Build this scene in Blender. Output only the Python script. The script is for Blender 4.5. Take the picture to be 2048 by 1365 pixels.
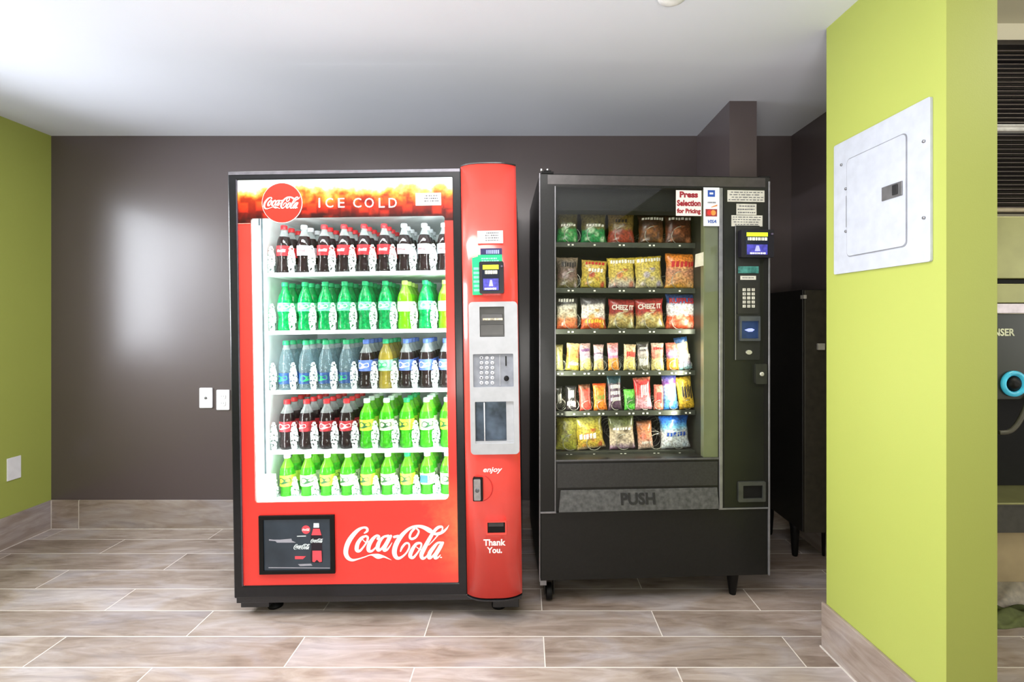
import bpy, bmesh, math, random
from mathutils import Vector, Matrix
random.seed(7)
PI = math.pi
scn = bpy.context.scene
for o in list(bpy.data.objects): bpy.data.objects.remove(o)
COL = scn.collection

# ---------------------------------------------------------------- camera, world, lights, exposure
F, VX, VY, CH = 960.0, 1050.0, 642.0, 1.2          # focal length in px, vanishing point, eye height
cd = bpy.data.cameras.new('camera'); cam = bpy.data.objects.new('camera', cd); COL.objects.link(cam)
cam.location = (0, 0, CH); cam.rotation_euler = (PI/2, 0, 0)
cd.sensor_width = 36; cd.lens = F/2048*36
cd.shift_x = -(VX-1024)/2048; cd.shift_y = -(682.5-VY)/2048
cd.clip_start = .02
scn.camera = cam
scn.view_settings.view_transform = 'Standard'; scn.view_settings.look = 'None'
scn.view_settings.gamma = 1; scn.view_settings.use_curve_mapping = False
scn.view_settings.exposure = 0.0
w = bpy.data.worlds.new('world'); scn.world = w; w.use_nodes = True
w.node_tree.nodes['Background'].inputs[0].default_value = (.85, .92, 1, 1)
w.node_tree.nodes['Background'].inputs[1].default_value = 1.0

def area(name, loc, target, sx, sy, power, color=(1, 1, 1), parent=None, spread=PI):
    ld = bpy.data.lights.new(name, 'AREA'); ld.shape = 'RECTANGLE'; ld.size = sx; ld.size_y = sy
    ld.energy = power; ld.color = color; ld.spread = spread
    o = bpy.data.objects.new(name, ld); COL.objects.link(o); o.location = loc
    d = Vector(target) - Vector(loc); o.rotation_euler = d.to_track_quat('-Z', 'Y').to_euler()
    if parent: o.parent = parent
    return o
area('window_daylight', (-3.1, 1.77, 1.50), (0, 1.77, .3), 1.1, 1.1, 78, (.88, .93, 1), None, 2.5)
area('left_wall_fill', (-2.7, -.05, 1.2), (0, .2, .9), 1.5, 1.2, 5, (.92, .95, 1), None, 2.3)  # added fill in front of the solid left wall, no window here
area('ceiling_fill_up', (-.07, -.5, .8), (-.07, .5, 2.27), 1.1, .8, 42, (1, .98, .95))  # added fill aimed at the ceiling, stands for no lamp in the room
area('rear_fill', (.6, -2.5, 1.2), (.6, 2, 1.2), 6.8, 2.2, 7, (.96, .97, 1))  # broad weak fill added before the windowless rear wall
area('far_right_fill', (4.1, .3, 1.4), (0, .6, 1.2), 1.3, 1.3, 20, (.98, .98, 1))  # fill added on the right to lift the left wall
area('overhead_fill', (-.5, 1.12, 2.24), (-.45, 1.2, 0), 2.2, .5, 48, (1, .97, .95))  # unseen main fill added under the ceiling, above the view
area('side_room_fill', (2.7, 1.0, 2.6), (2.4, 1.9, .8), .8, .8, 30, (1, .95, .82))  # unseen area light added to brighten the side room

# ---------------------------------------------------------------- materials
def S(r, g, b):
    f = lambda v: (v/255/12.92) if v/255 <= .04045 else ((v/255+.055)/1.055)**2.4
    return (f(r), f(g), f(b), 1)
_m = {}
class N:
    def __init__(s, name):
        s.m = bpy.data.materials.new(name); s.m.use_nodes = True; s.t = s.m.node_tree; s.t.nodes.clear()
        s.out = s.t.nodes.new('ShaderNodeOutputMaterial')
    def n(s, kind, ins=None, **kw):
        x = s.t.nodes.new('ShaderNode'+kind)
        for k, v in kw.items(): setattr(x, k, v)
        for k, v in (ins or {}).items():
            if isinstance(v, tuple) and len(v) == 2 and hasattr(v[0], 'outputs'): s.t.links.new(v[0].outputs[v[1]], x.inputs[k])
            elif hasattr(v, 'outputs'): s.t.links.new(v.outputs[0], x.inputs[k])
            else: x.inputs[k].default_value = v
        return x
    def ramp(s, fac, stops, interp='LINEAR'):
        r = s.n('ValToRGB', {0: fac}); r.color_ramp.interpolation = interp; e = r.color_ramp.elements
        while len(e) < len(stops): e.new(.5)
        for i, (p, c) in enumerate(stops): e[i].position = p; e[i].color = c
        return r
    def mix(s, fac, a, b, mode='MIX'):
        x = s.n('Mix', data_type='RGBA', blend_type=mode)
        for k, v in ((0, fac), (6, a), (7, b)):
            if isinstance(v, tuple) and hasattr(v[0], 'outputs'): s.t.links.new(v[0].outputs[v[1]], x.inputs[k])
            elif hasattr(v, 'outputs'): s.t.links.new(v.outputs[0], x.inputs[k])
            else: x.inputs[k].default_value = v
        return (x, 2)
    def math(s, op, a, b=None):
        d = {0: a}
        if b is not None: d[1] = b
        return s.n('Math', d, operation=op)
    def done(s, sh):
        s.t.links.new(sh.outputs[0], s.out.inputs[0]); return s.m
def mat(name, col, rough=.5, metal=0, var=.08, scale=30, bump=0, coat=0, emit=0, spec=.5):
    if name in _m: return _m[name]
    g = N(name); tc = g.n('TexCoord'); no = g.n('TexNoise', {'Vector': (tc, 3), 'Scale': scale, 'Detail': 4.0})
    dark = tuple(c*(1-2*var) for c in col[:3])+(1,); lite = tuple(min(1, c*(1+2*var)) for c in col[:3])+(1,)
    rr = g.ramp((no, 0), [(.3, dark), (.7, lite)])
    ins = {'Base Color': rr, 'Roughness': rough, 'Metallic': metal, 'Coat Weight': coat, 'Coat Roughness': .08, 'Specular IOR Level': spec}
    if emit: ins['Emission Color'] = rr; ins['Emission Strength'] = emit
    if bump:
        b = g.n('Bump', {'Strength': bump, 'Distance': .002, 'Height': (no, 0)}); ins['Normal'] = b
    _m[name] = g.done(g.n('BsdfPrincipled', ins)); return _m[name]
def glass(name, tint=(1, 1, 1, 1), refl=1.0, rough=.0):
    if name in _m: return _m[name]
    g = N(name); geo = g.n('NewGeometry'); fr = g.math('MULTIPLY', g.n('Fresnel', {'IOR': 1.5}), g.math('SUBTRACT', 1.0, (geo, 6)))
    t = g.n('BsdfTransparent', {0: tint}); gl = g.n('BsdfGlossy', {0: (refl, refl, refl, 1), 1: rough})
    _m[name] = g.done(g.n('MixShader', {0: fr, 1: t, 2: gl})); return _m[name]
def plastic(name, col, trans=.5, alpha=1.0, rough=.12, bump=.0, bscale=60, fres=1.5, var=.12):
    """tinted see-through plastic full of liquid: diffuse + translucent + gloss, optionally part clear"""
    if name in _m: return _m[name]
    g = N(name); tc = g.n('TexCoord'); no = g.n('TexNoise', {'Vector': (tc, 3), 'Scale': bscale, 'Detail': 3.0})
    rr = g.ramp((no, 0), [(.35, tuple(c*(1-var) for c in col[:3])+(1,)), (.65, tuple(min(1, c*(1+var)) for c in col[:3])+(1,))])
    nrm = {}
    if bump: nrm = {'Normal': g.n('Bump', {'Strength': bump, 'Distance': .004, 'Height': (no, 0)})}
    d = g.n('BsdfDiffuse', dict({'Color': rr}, **nrm)); t = g.n('BsdfTranslucent', dict({'Color': rr}, **nrm))
    s = g.n('MixShader', {0: trans, 1: d, 2: t})
    if alpha < 1:
        s = g.n('MixShader', {0: alpha, 1: g.n('BsdfTransparent', {0: tuple(.5+.5*c for c in col[:3])+(1,)}), 2: s})
    geo = g.n('NewGeometry'); fr = g.math('MULTIPLY', g.n('Fresnel', dict({'IOR': fres}, **nrm)), g.math('SUBTRACT', 1.0, (geo, 6))); gl = g.n('BsdfGlossy', dict({1: rough}, **nrm))
    _m[name] = g.done(g.n('MixShader', {0: fr, 1: s, 2: gl})); return _m[name]

def paint(name, col, rough, bump=.25, spec=.5, coat=0, crough=.3):
    g = N(name); tc = g.n('TexCoord'); n1 = g.n('TexNoise', {'Vector': (tc, 3), 'Scale': 220.0, 'Detail': 3.0})
    n2 = g.n('TexNoise', {'Vector': (tc, 3), 'Scale': 1.7, 'Detail': 5.0})
    c = g.mix((n2, 0), tuple(v*.95 for v in col[:3])+(1,), tuple(min(1, v*1.05) for v in col[:3])+(1,))
    b = g.n('Bump', {'Strength': bump, 'Distance': .001, 'Height': (n1, 0)})
    return g.done(g.n('BsdfPrincipled', {'Base Color': c, 'Roughness': rough, 'Normal': b, 'Specular IOR Level': spec, 'Coat Weight': coat, 'Coat Roughness': crough}))
M_brown = paint('brown_eggshell_paint', S(88, 77, 78), .42, .10, .5, .5, .24)
M_green = paint('olive_green_paint', S(168, 178, 86), .5, .15)
M_ceil = paint('white_ceiling_paint', S(226, 229, 240), .75, .2)
M_cream = paint('cream_paint', S(205, 200, 180), .6, .2)

def plank_mat(name, vertical=False, phase=(.07, 1.823), axis='X'):
    g = N(name); geo = g.n('NewGeometry'); sep = g.n('SeparateXYZ', {0: (geo, 0)})
    u = g.math('SUBTRACT', (sep, 1 if axis == 'Y' else 0), phase[0])
    v = g.math('SUBTRACT', (sep, 2 if vertical else 1), phase[1])
    cv = g.n('CombineXYZ', {0: u, 1: v, 2: 0.0})
    def brick(mort, c1, c2, cm):
        b = g.n('TexBrick', {'Vector': cv, 'Color1': c1, 'Color2': c2, 'Mortar': cm, 'Scale': 1.0, 'Mortar Size': mort,
             'Mortar Smooth': .1, 'Brick Width': .905, 'Row Height': .1622 if not vertical else .5, 'Bias': 0.0}); return b
    b = brick(.0022, (0, 0, 0, 1), (1, 1, 1, 1), (.5, .5, .5, 1))
    rnd = g.math('MULTIPLY', (b, 0), 40.0)
    st = g.n('CombineXYZ', {0: g.math('MULTIPLY', u, 1.6), 1: g.math('MULTIPLY', v, 9.0), 2: rnd})
    grain = g.n('TexNoise', {'Vector': st, 'Scale': 2.6, 'Detail': 7.0, 'Roughness': .62, 'Distortion': 1.3})
    st2 = g.n('CombineXYZ', {0: g.math('MULTIPLY', u, 1.1), 1: g.math('MULTIPLY', v, 2.8), 2: g.math('ADD', rnd, 7.0)})
    cloud = g.n('TexNoise', {'Vector': st2, 'Scale': 2.2, 'Detail': 4.0, 'Distortion': .8})
    c = g.ramp((grain, 0), [(.28, S(104, 92, 84)), (.44, S(152, 138, 128)), (.6, S(182, 170, 162)), (.76, S(206, 198, 192))])
    c2 = g.ramp((cloud, 0), [(.3, S(118, 98, 84)), (.48, S(172, 155, 142)), (.68, S(196, 190, 196))])
    c = g.mix(.5, c, c2)
    tint = g.ramp((b, 0), [(0, (.80, .78, .77, 1)), (1, (1.0, 1.0, 1.0, 1))])
    c = g.mix(1.0, c, tint, 'MULTIPLY')
    c = g.mix((b, 1), c, S(222, 214, 206))
    bp = g.n('Bump', {'Strength': .35, 'Distance': .002, 'Height': g.math('SUBTRACT', g.math('MULTIPLY', (grain, 0), .35), (b, 1))})
    ro = g.math('ADD', g.math('MULTIPLY', (grain, 0), .25), .3)
    return g.done(g.n('BsdfPrincipled', {'Base Color': c, 'Roughness': ro, 'Normal': bp, 'Specular IOR Level': .5}))
M_floor = plank_mat('wood_look_tile')
M_baseX = plank_mat('wood_look_skirting_tile', True, (-2.117, -.1))
M_baseY = plank_mat('wood_look_skirting_tile_side', True, (2.36, -.1), 'Y')

# ---------------------------------------------------------------- mesh builder
class MB:
    def __init__(s): s.bm = bmesh.new()
    def face(s, pts, mi=0, smooth=False):
        vs = [s.bm.verts.new(p) for p in pts]
        f = s.bm.faces.new(vs); f.material_index = mi; f.smooth = smooth; return f
    def box(s, x0, x1, y0, y1, z0, z1, mi=0):
        if x0 > x1: x0, x1 = x1, x0
        if z0 > z1: z0, z1 = z1, z0
        v = [s.bm.verts.new((x, y, z)) for x in (x0, x1) for y in (y0, y1) for z in (z0, z1)]
        for q in ((0, 1, 3, 2), (4, 6, 7, 5), (0, 4, 5, 1), (2, 3, 7, 6), (0, 2, 6, 4), (1, 5, 7, 3)):
            f = s.bm.faces.new([v[i] for i in q]); f.material_index = mi
        return s
    def hexa(s, pts, mi=0):      # 8 pts: 4 bottom, 4 top (same order)
        v = [s.bm.verts.new(p) for p in pts]
        for q in ((3, 2, 1, 0), (4, 5, 6, 7), (0, 1, 5, 4), (1, 2, 6, 5), (2, 3, 7, 6), (3, 0, 4, 7)):
            f = s.bm.faces.new([v[i] for i in q]); f.material_index = mi
        return s
    def lathe(s, prof, seg=20, c=(0, 0, 0), mi=0, axis='z', mfun=None):
        rings = []
        for r, h in prof:
            ring = []
            for k in range(seg):
                a = 2*PI*k/seg; x, y = r*math.cos(a), r*math.sin(a)
                p = (x, y, h) if axis == 'z' else ((x, h, y) if axis == 'y' else (h, x, y))
                ring.append(s.bm.verts.new((c[0]+p[0], c[1]+p[1], c[2]+p[2])))
            rings.append(ring)
        for i in range(len(rings)-1):
            for k in range(seg):
                f = s.bm.faces.new((rings[i][k], rings[i][(k+1) % seg], rings[i+1][(k+1) % seg], rings[i+1][k]))
                f.smooth = True; f.material_index = mfun(i) if mfun else mi
        for ring in (rings[0][::-1], rings[-1]):
            f = s.bm.faces.new(ring); f.material_index = mi if not mfun else mfun(0 if ring is not rings[-1] else len(rings)-2)
        return s
    def tube(s, pts, r, seg=6, mi=0):
        pts = [Vector(p) for p in pts]; rings = []
        for i, p in enumerate(pts):
            t = (pts[min(i+1, len(pts)-1)]-pts[max(i-1, 0)]).normalized()
            a = t.orthogonal() if abs(t.z) > .9 else t.cross(Vector((0, 0, 1)))
            a.normalize(); b = t.cross(a).normalized()
            rings.append([s.bm.verts.new(p+(a*math.cos(2*PI*k/seg)+b*math.sin(2*PI*k/seg))*r) for k in range(seg)])
        for i in range(len(rings)-1):
            for k in range(seg):
                f = s.bm.faces.new((rings[i][k], rings[i][(k+1) % seg], rings[i+1][(k+1) % seg], rings[i+1][k])); f.smooth = True; f.material_index = mi
        s.bm.faces.new(rings[0][::-1]).material_index = mi; s.bm.faces.new(rings[-1]).material_index = mi
        return s
    def plate(s, loops, y0, y1, mi=0):   # loops of (x,z); first outer, rest holes
        front = []; edges = []
        for lp in loops:
            vs = [s.bm.verts.new((x, y0, z)) for x, z in lp]; front.append(vs)
            for i in range(len(vs)): edges.append(s.bm.edges.new((vs[i], vs[(i+1) % len(vs)])))
        r = bmesh.ops.triangle_fill(s.bm, edges=edges, use_beauty=True, use_dissolve=False)
        fs = [f for f in r['geom'] if isinstance(f, bmesh.types.BMFace)]
        mp = {}
        for vs in front:
            for v in vs: mp[v] = s.bm.verts.new((v.co.x, y1, v.co.z))
        for f in fs:
            f.material_index = mi
            s.bm.faces.new([mp[v] for v in reversed(f.verts)]).material_index = mi
        for vs in front:
            for i in range(len(vs)):
                a, b = vs[i], vs[(i+1) % len(vs)]
                try: s.bm.faces.new((a, b, mp[b], mp[a])).material_index = mi
                except ValueError: pass
        return s
    def build(s, name, mats, parent=None, loc=(0, 0, 0), rot=(0, 0, 0), bev=0, seg=2, smooth=False):
        bmesh.ops.recalc_face_normals(s.bm, faces=s.bm.faces)
        me = bpy.data.meshes.new(name)
        if smooth:
            for f in s.bm.faces: f.smooth = True
        s.bm.to_mesh(me); s.bm.free()
        for m in (mats if isinstance(mats, (list, tuple)) else [mats]): me.materials.append(m)
        o = bpy.data.objects.new(name, me); COL.objects.link(o); o.location = loc; o.rotation_euler = rot
        if parent: o.parent = parent
        if bev:
            b = o.modifiers.new('bevel', 'BEVEL'); b.width = bev; b.segments = seg; b.limit_method = 'ANGLE'; b.angle_limit = .7
        return o
def empty(name, label, cat, loc=(0, 0, 0), rot=(0, 0, 0), group=None):
    o = bpy.data.objects.new(name, None); COL.objects.link(o); o.location = loc; o.rotation_euler = rot
    o.empty_display_size = .05; o['label'] = label; o['category'] = cat
    if group: o['group'] = group
    return o
def tag(o, label, cat, group=None):
    o['label'] = label; o['category'] = cat
    if group: o['group'] = group
    return o
def struct(o): o['kind'] = 'structure'; return o
def rrect(x0, x1, z0, z1, r, n=6):
    p = []
    for cx, cz, a0 in ((x1-r, z1-r, 0), (x0+r, z1-r, PI/2), (x0+r, z0+r, PI), (x1-r, z0+r, 1.5*PI)):
        for k in range(n+1):
            a = a0+PI/2*k/n; p.append((cx+r*math.cos(a), cz+r*math.sin(a)))
    return p
def rect(x0, x1, z0, z1): return [(x0, z0), (x1, z0), (x1, z1), (x0, z1)]
def circ(cx, cz, r, n=28): return [(cx+r*math.cos(2*PI*k/n), cz+r*math.sin(2*PI*k/n)) for k in range(n)]
def cat(pts, n=6):          # Catmull-Rom through tuples
    out = []
    P = [pts[0]]+list(pts)+[pts[-1]]
    for i in range(1, len(P)-2):
        for k in range(n):
            t = k/n
            out.append(tuple(.5*((2*b)+(-a+c)*t+(2*a-5*b+4*c-d)*t*t+(-a+3*b-3*c+d)*t**3) for a, b, c, d in zip(P[i-1], P[i], P[i+1], P[i+2])))
    out.append(tuple(pts[-1])); return out

# lettering as meshes (front faces towards -y)
def text_geo(mb, s, cx, cz, w, h, y, mi=0, depth=.0008, shear=0, bold=0):
    cu = bpy.data.curves.new('t', 'FONT'); cu.body = s; cu.shear = shear; cu.offset = bold; cu.resolution_u = 3; cu.extrude = .02; cu.align_x = 'LEFT'
    ob = bpy.data.objects.new('t', cu); me = bpy.data.meshes.new_from_object(ob)
    xs = [v.co.x for v in me.vertices]; ys = [v.co.y for v in me.vertices]
    x0, x1, y0, y1 = min(xs), max(xs), min(ys), max(ys)
    sx = w/(x1-x0); sy = h/(y1-y0) if h else sx
    vs = [mb.bm.verts.new((cx+(v.co.x-(x0+x1)/2)*sx, y-(v.co.z/.02*.5+.5)*depth, cz+(v.co.y-(y0+y1)/2)*sy)) for v in me.vertices]
    for p in me.polygons:
        try: mb.bm.faces.new([vs[i] for i in p.vertices]).material_index = mi
        except ValueError: pass
    bpy.data.objects.remove(ob); bpy.data.curves.remove(cu); bpy.data.meshes.remove(me)
STROKES = [
 [(455,240,25),(505,200,45),(495,150,45),(430,142,40),(340,185,62),(245,280,80),(170,390,88),(128,500,88),(120,600,84),(160,680,70),(235,716,48),(330,700,28),(450,665,22),(570,628,26),(690,655,92),(790,662,40),(860,690,22),(930,725,6)],
 [(475,292,36),(400,330,58),(330,430,72),(315,535,74),(365,555,48),(430,490,34),(492,400,34),(515,320,42),(480,290,40)],
 [(420,350,18),(470,398,20),(540,385,20),(580,350,16)],
 [(690,345,45),(715,305,45),(670,288,42),(595,355,65),(535,455,76),(525,545,68),(580,560,42),(650,500,28),(700,420,20)],
 [(880,296,48),(800,310,42),(730,380,62),(690,470,74),(695,540,66),(745,530,42),(815,440,30),(880,330,36)],
 [(925,298,50),(870,390,70),(815,490,74),(805,548,62),(855,540,38),(905,480,24),(945,415,10)],
 [(985,315,48),(1055,300,48)],
 [(1385,170,30),(1425,225,34),(1375,320,40),(1300,355,46),(1262,320,42),(1290,235,42),(1350,170,40)],
 [(1700,262,20),(1625,215,84),(1520,155,70),(1420,130,52),(1300,148,48),(1190,220,62),(1080,340,82),(1005,480,88),(985,600,86),(1020,680,70),(1085,688,48),(1180,620,34),(1245,520,34),(1245,440,36),(1190,430,40),(1125,500,42),(1095,570,25)],
 [(1430,430,45),(1370,450,52),(1295,560,70),(1265,655,72),(1315,688,50),(1390,610,34),(1455,510,34),(1465,440,36),(1420,425,40)],
 [(1380,500,16),(1450,548,20),(1520,530,18),(1560,490,14)],
 [(1850,165,30),(1830,145,44),(1765,160,56),(1690,235,60),(1600,380,70),(1510,540,76),(1465,640,76),(1485,700,60),(1545,680,34),(1610,590,16)],
 [(1850,165,26),(1835,220,26),(1760,300,24),(1680,390,20),(1600,470,12)],
 [(1650,262,20),(1750,272,56),(1850,240,50),(1920,180,32),(1962,118,8)],
 [(1840,432,46),(1760,432,42),(1685,510,64),(1615,610,74),(1600,690,66),(1650,680,42),(1725,590,30),(1800,470,34)],
 [(1850,430,48),(1795,520,70),(1720,640,74),(1712,698,58),(1760,690,34),(1805,645,16)],
 [(1808,690,24),(1822,690,24)],
]
def wordmark(mb, cx, cz, width, y, mi=0):       # flowing white script, x 85..1962, y 110..735
    k = width/1877; X = lambda x: cx+(x-1023)*k; Z = lambda v: cz-(v-420)*k
    for si, st in enumerate(STROKES):
        yy = y-si*.00005*k*8000
        pts = cat(st, 6); prev = None
        for i, (a, b, wd) in enumerate(pts):
            p = Vector((X(a), Z(b))); q = pts[min(i+1, len(pts)-1)]; r = pts[max(i-1, 0)]
            t = Vector((q[0]-r[0], -(q[1]-r[1])))
            t = t.normalized() if t.length > 0 else Vector((1, 0))
            nn = Vector((-t.y, t.x))*max(wd, 2)*k/2
            yy -= 6e-6*k*8000
            cur = (mb.bm.verts.new((p.x+nn.x, yy, p.y+nn.y)), mb.bm.verts.new((p.x-nn.x, yy, p.y-nn.y)))
            if prev: mb.bm.faces.new((prev[0], prev[1], cur[1], cur[0])).material_index = mi
            prev = cur
            if i in (0, len(pts)-1): mb.face([(p.x+wd*k/2*math.cos(2*PI*j/10), yy, p.y+wd*k/2*math.sin(2*PI*j/10)) for j in range(10)], mi)
def squiggle(mb, x0, x1, z0, z1, y, rows, mi=1, fill=.55):     # unreadable small print
    h = (z1-z0)/rows
    for r in range(rows):
        x = x0+random.uniform(0, .1)*(x1-x0); zc = z1-h*(r+.5)
        while x < x1-.004*(x1-x0):
            ww = random.uniform(.04, .14)*(x1-x0)
            if x+ww > x1: break
            mb.face([(x, y, zc-h*fill/2), (x+ww, y, zc-h*fill/2), (x+ww, y, zc+h*fill/2), (x, y, zc+h*fill/2)], mi)
            x += ww+.03*(x1-x0)

class Frame:                 # turns photograph coordinates into a machine's own x / z at depth d
    def __init__(s, loc, rot):
        s.M = Matrix.Translation(loc) @ __import__('mathutils').Euler(rot).to_matrix().to_4x4(); s.I = s.M.inverted()
    def p(s, x, y, d=0):
        o = s.I @ Vector((0, 0, CH)); v = s.I.to_3x3() @ Vector(((x-VX)/F, 1, (VY-y)/F))
        t = (d-o.y)/v.y; r = o+v*t; return r.x, r.z
    def r(s, x0, x1, y0, y1, d=0):       # local x0,x1,z0,z1 (z0 low)
        xm, ym = (x0+x1)/2, (y0+y1)/2
        a = s.p(x0, ym, d)[0]; b = s.p(x1, ym, d)[0]; c = s.p(xm, y1, d)[1]; e = s.p(xm, y0, d)[1]
        return a, b, c, e
def W(x, y, Y): return Vector(((x-VX)/F*Y, Y, CH+(VY-y)/F*Y))

# ================================================================ the room
YB, XL, HC = 2.776, -2.74, 2.27
struct(MB().box(-2.9, 4.2, -2.6, 2.9, -.12, 0).build('floor', M_floor))
c = MB().box(-2.9, 1.3, -2.6, 2.95, HC, HC+.6); c.box(1.3, 1.66, 1.75, 2.95, HC, HC+.6)
struct(c.build('ceiling', M_ceil))
struct(MB().box(1.3, 4.2, -2.6, 2.95, 2.75, 2.87).build('ceiling_side_room', M_cream))
struct(MB().box(-2.86, 1.66, YB, YB+.12, 0, HC).build('wall_back', M_brown))
wl = MB()
wl.box(XL-.12, XL, 2.30, YB, 0, HC); wl.box(XL-.12, XL, -2.6, 1.24, 0, HC)
wl.box(XL-.12, XL, 1.24, 2.30, 0, .93); wl.box(XL-.12, XL, 1.24, 2.30, 2.03, HC)
struct(wl.build('wall_left', M_green))
wf = empty('window_1', '', ''); del wf['label']; del wf['category']; wf['kind'] = 'structure'; wf.location = (XL-.06, 1.77, 1.48)
M_white = mat('white_painted_wood', S(238, 238, 236), .4)
fm = MB()
for a in ((-.53, -.49), (.49, .53), (-.015, .015)): fm.box(-.03, .03, a[0], a[1], -.55, .55)
fm.box(-.03, .03, -.53, .53, .51, .55); fm.box(-.03, .03, -.53, .53, -.55, -.51)
fm.build('window_frame', M_white, wf, bev=.003)
MB().box(-.002, .002, -.49, .49, -.51, .51).build('window_pane', glass('window_glass'), wf)
MB().box(.02, .10, -.57, .57, -.58, -.55).build('window_sill', M_white, wf, bev=.004)
# wall behind the camera and far right, closing the room
rb = MB(); rb.box(-2.9, 4.2, -2.72, -2.6, 0, 2.87)
struct(rb.build('wall_rear', M_green)); struct(MB().box(4.2, 4.32, -2.72, 2.95, 0, 2.87).build('wall_far_right', M_cream))
# brown bulkhead hanging over the snack machine
struct(MB().box(.995, 1.127, 2.335, YB, 1.9, HC).build('wall_bulkhead', M_brown))
# partition: brown towards the vending niche, green inside the side room
struct(MB().box(1.54, 1.60, 1.75, YB, 0, HC).build('wall_niche_right', M_brown))
struct(MB().box(1.60, 1.66, 1.75, YB, 0, 2.75).build('wall_side_room_left', M_green))
# side room wall with window opening
sr = MB(); Yw = 2.5
wz0, wz1 = CH+(VY-428)/F*Yw, CH+(VY-88)/F*Yw
sr.box(1.66, 2.1, Yw, Yw+.12, 0, 2.75); sr.box(3.3, 4.2, Yw, Yw+.12, 0, 2.75)
sr.box(2.1, 3.3, Yw, Yw+.12, 0, wz0); sr.box(2.1, 3.3, Yw, Yw+.12, wz1, 2.75)
struct(sr.build('wall_side_room_back', M_cream))
w2 = empty('window_2', '', ''); del w2['label']; del w2['category']; w2['kind'] = 'structure'; w2.location = (2.7, Yw+.06, (wz0+wz1)/2)
hh = (wz1-wz0)/2; M_dark = mat('dark_bronze_metal', S(52, 47, 44), .4, .5)
f2 = MB(); f2.box(-.6, -.56, -.03, .03, -hh, hh); f2.box(.56, .6, -.03, .03, -hh, hh)
f2.box(-.6, .6, -.03, .03, hh-.03, hh); f2.box(-.6, .6, -.03, .03, -hh, -hh+.03)
f2.build('window_frame', M_dark, w2)
MB().box(-.56, .56, -.035, .03, .0, .035).build('meeting_rail', M_white, w2)
MB().box(-.56, .56, -.002, .002, -hh+.03, hh-.03).build('window_pane', mat('night_glass', S(26, 24, 26), .05, 0, .05), w2)
bl = empty('window_blind', 'dark horizontal slat blind over the window above the ice dispenser', 'blind', (2.7, Yw-.035, wz1-.01))
MB().box(-.6, .6, -.02, .02, -.025, .0).build('headrail', M_dark, bl, bev=.002)
sl = MB(); ns = 36; pitch = (wz1-wz0-.06)/ns
for k in range(ns):
    z = -.035-pitch*(k+.5)
    sl.hexa([(-.59, -.010, z-.0032), (.59, -.010, z-.0032), (.59, .010, z+.0028), (-.59, .010, z+.0028),
             (-.59, -.010, z-.0022), (.59, -.010, z-.0022), (.59, .010, z+.0038), (-.59, .010, z+.0038)])
sl.build('slats', mat('blind_slat_vinyl', S(150, 138, 134), .4), bl)
MB().box(-.59, .59, -.012, .012, -(wz1-wz0)+.012, -(wz1-wz0)+.03).build('bottom_rail', mat('pale_rail', S(150, 140, 120), .4), bl, bev=.002)
for x in (-.35, 0, .35): MB().tube([(x, -.014, -.02), (x, -.014, -(wz1-wz0)+.03)], .0012, 5).build('ladder_cord', M_white, bl)

# green stub wall with the electrical panel; turned three degrees
A = .052
st_loc = (1.103, 1.756, 0); st_rot = (0, 0, math.atan(A))      # local x: thickness, local -y towards the camera
struct(MB().box(0, .144, -.472, .0, 0, HC).build('wall_stub', M_green, None, st_loc, st_rot))
M_skirt_edge = M_baseY
struct(MB().box(-.012, -.0005, -.473, .012, 0, .165).build('baseboard_stub', plank_mat('skirting_stub', True, (.6, -.1), 'Y'), None, st_loc, st_rot, bev=.002))
struct(MB().box(XL+.0005, XL+.012, -2.6, YB, 0, .165).build('baseboard_left', M_baseY, bev=.002))
struct(MB().box(XL+.012, 1.54, YB-.012, YB-.0005, 0, .165).build('baseboard_back', M_baseX, bev=.002))
struct(MB().box(1.528, 1.5395, 1.75, YB-.012, 0, .165).build('baseboard_niche', M_baseY, bev=.002))
M_grout = mat('grout', S(212, 204, 196), .8)
ct = MB().box(XL+.0125, XL+.0155, YB-.0155, YB-.0125, 0, .166); ct.box(XL+.012, 1.5, YB-.0155, YB-.0125, .0, .003); ct.box(XL+.0125, XL+.0155, 0, YB-.013, 0, .003)
struct(ct.build('trim_1', M_grout))
struct(MB().box(-.017, -.0125, -.473, .014, 0, .004).build('trim_2', M_grout, None, st_loc, st_rot))

def stub_pt(x, y):     # photo px -> stub local (y, z)
    r = (x-VX)/F; t = (1.756*r-1.103)/(r+A); Y = 1.756-t
    return -t*math.sqrt(1+A*A), CH+(VY-y)/F*Y
ep = empty('electrical_panel', 'light grey electrical breaker panel cover set on the green column wall', 'electrical panel', st_loc, st_rot)
M_panel = mat('panel_grey_enamel', S(186, 191, 203), .42, 0, .03)
(ya, _), (yb, _) = stub_pt(1672, 400), stub_pt(1866, 400); z0, z1 = 1.364, 1.82
def xz_plate(loops, x0, x1):   # plate in the y/z plane: build as x/z then turn
    mb = MB(); mb.plate(loops, x0, x1)
    for v in mb.bm.verts: v.co = Vector((v.co.y, v.co.x, v.co.z))
    return mb
xz_plate([rrect(yb, ya, z0, z1, .006)], -.008, -.0005).build('cover', M_panel, ep, bev=.002)
dy0 = stub_pt(1700, 400)[0]; dy1 = stub_pt(1818, 400)[0]
dz0, dz1 = 1.42, 1.748
xz_plate([rrect(dy1, dy0, dz0, dz1, .014)], -.0115, -.0085).build('panel_door', M_panel, ep, bev=.0012)
g = xz_plate([rrect(dy1-.003, dy0+.003, dz0-.003, dz1+.003, .016), rrect(dy1, dy0, dz0, dz1, .014)], -.0095, -.0088); g.build('door_gap', mat('gap_grey', S(130, 132, 140), .6), ep)
ly0 = stub_pt(1772, 385)[0]; ly1 = stub_pt(1813, 385)[0]
lz = stub_pt(1792, 383)[1]
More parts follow.
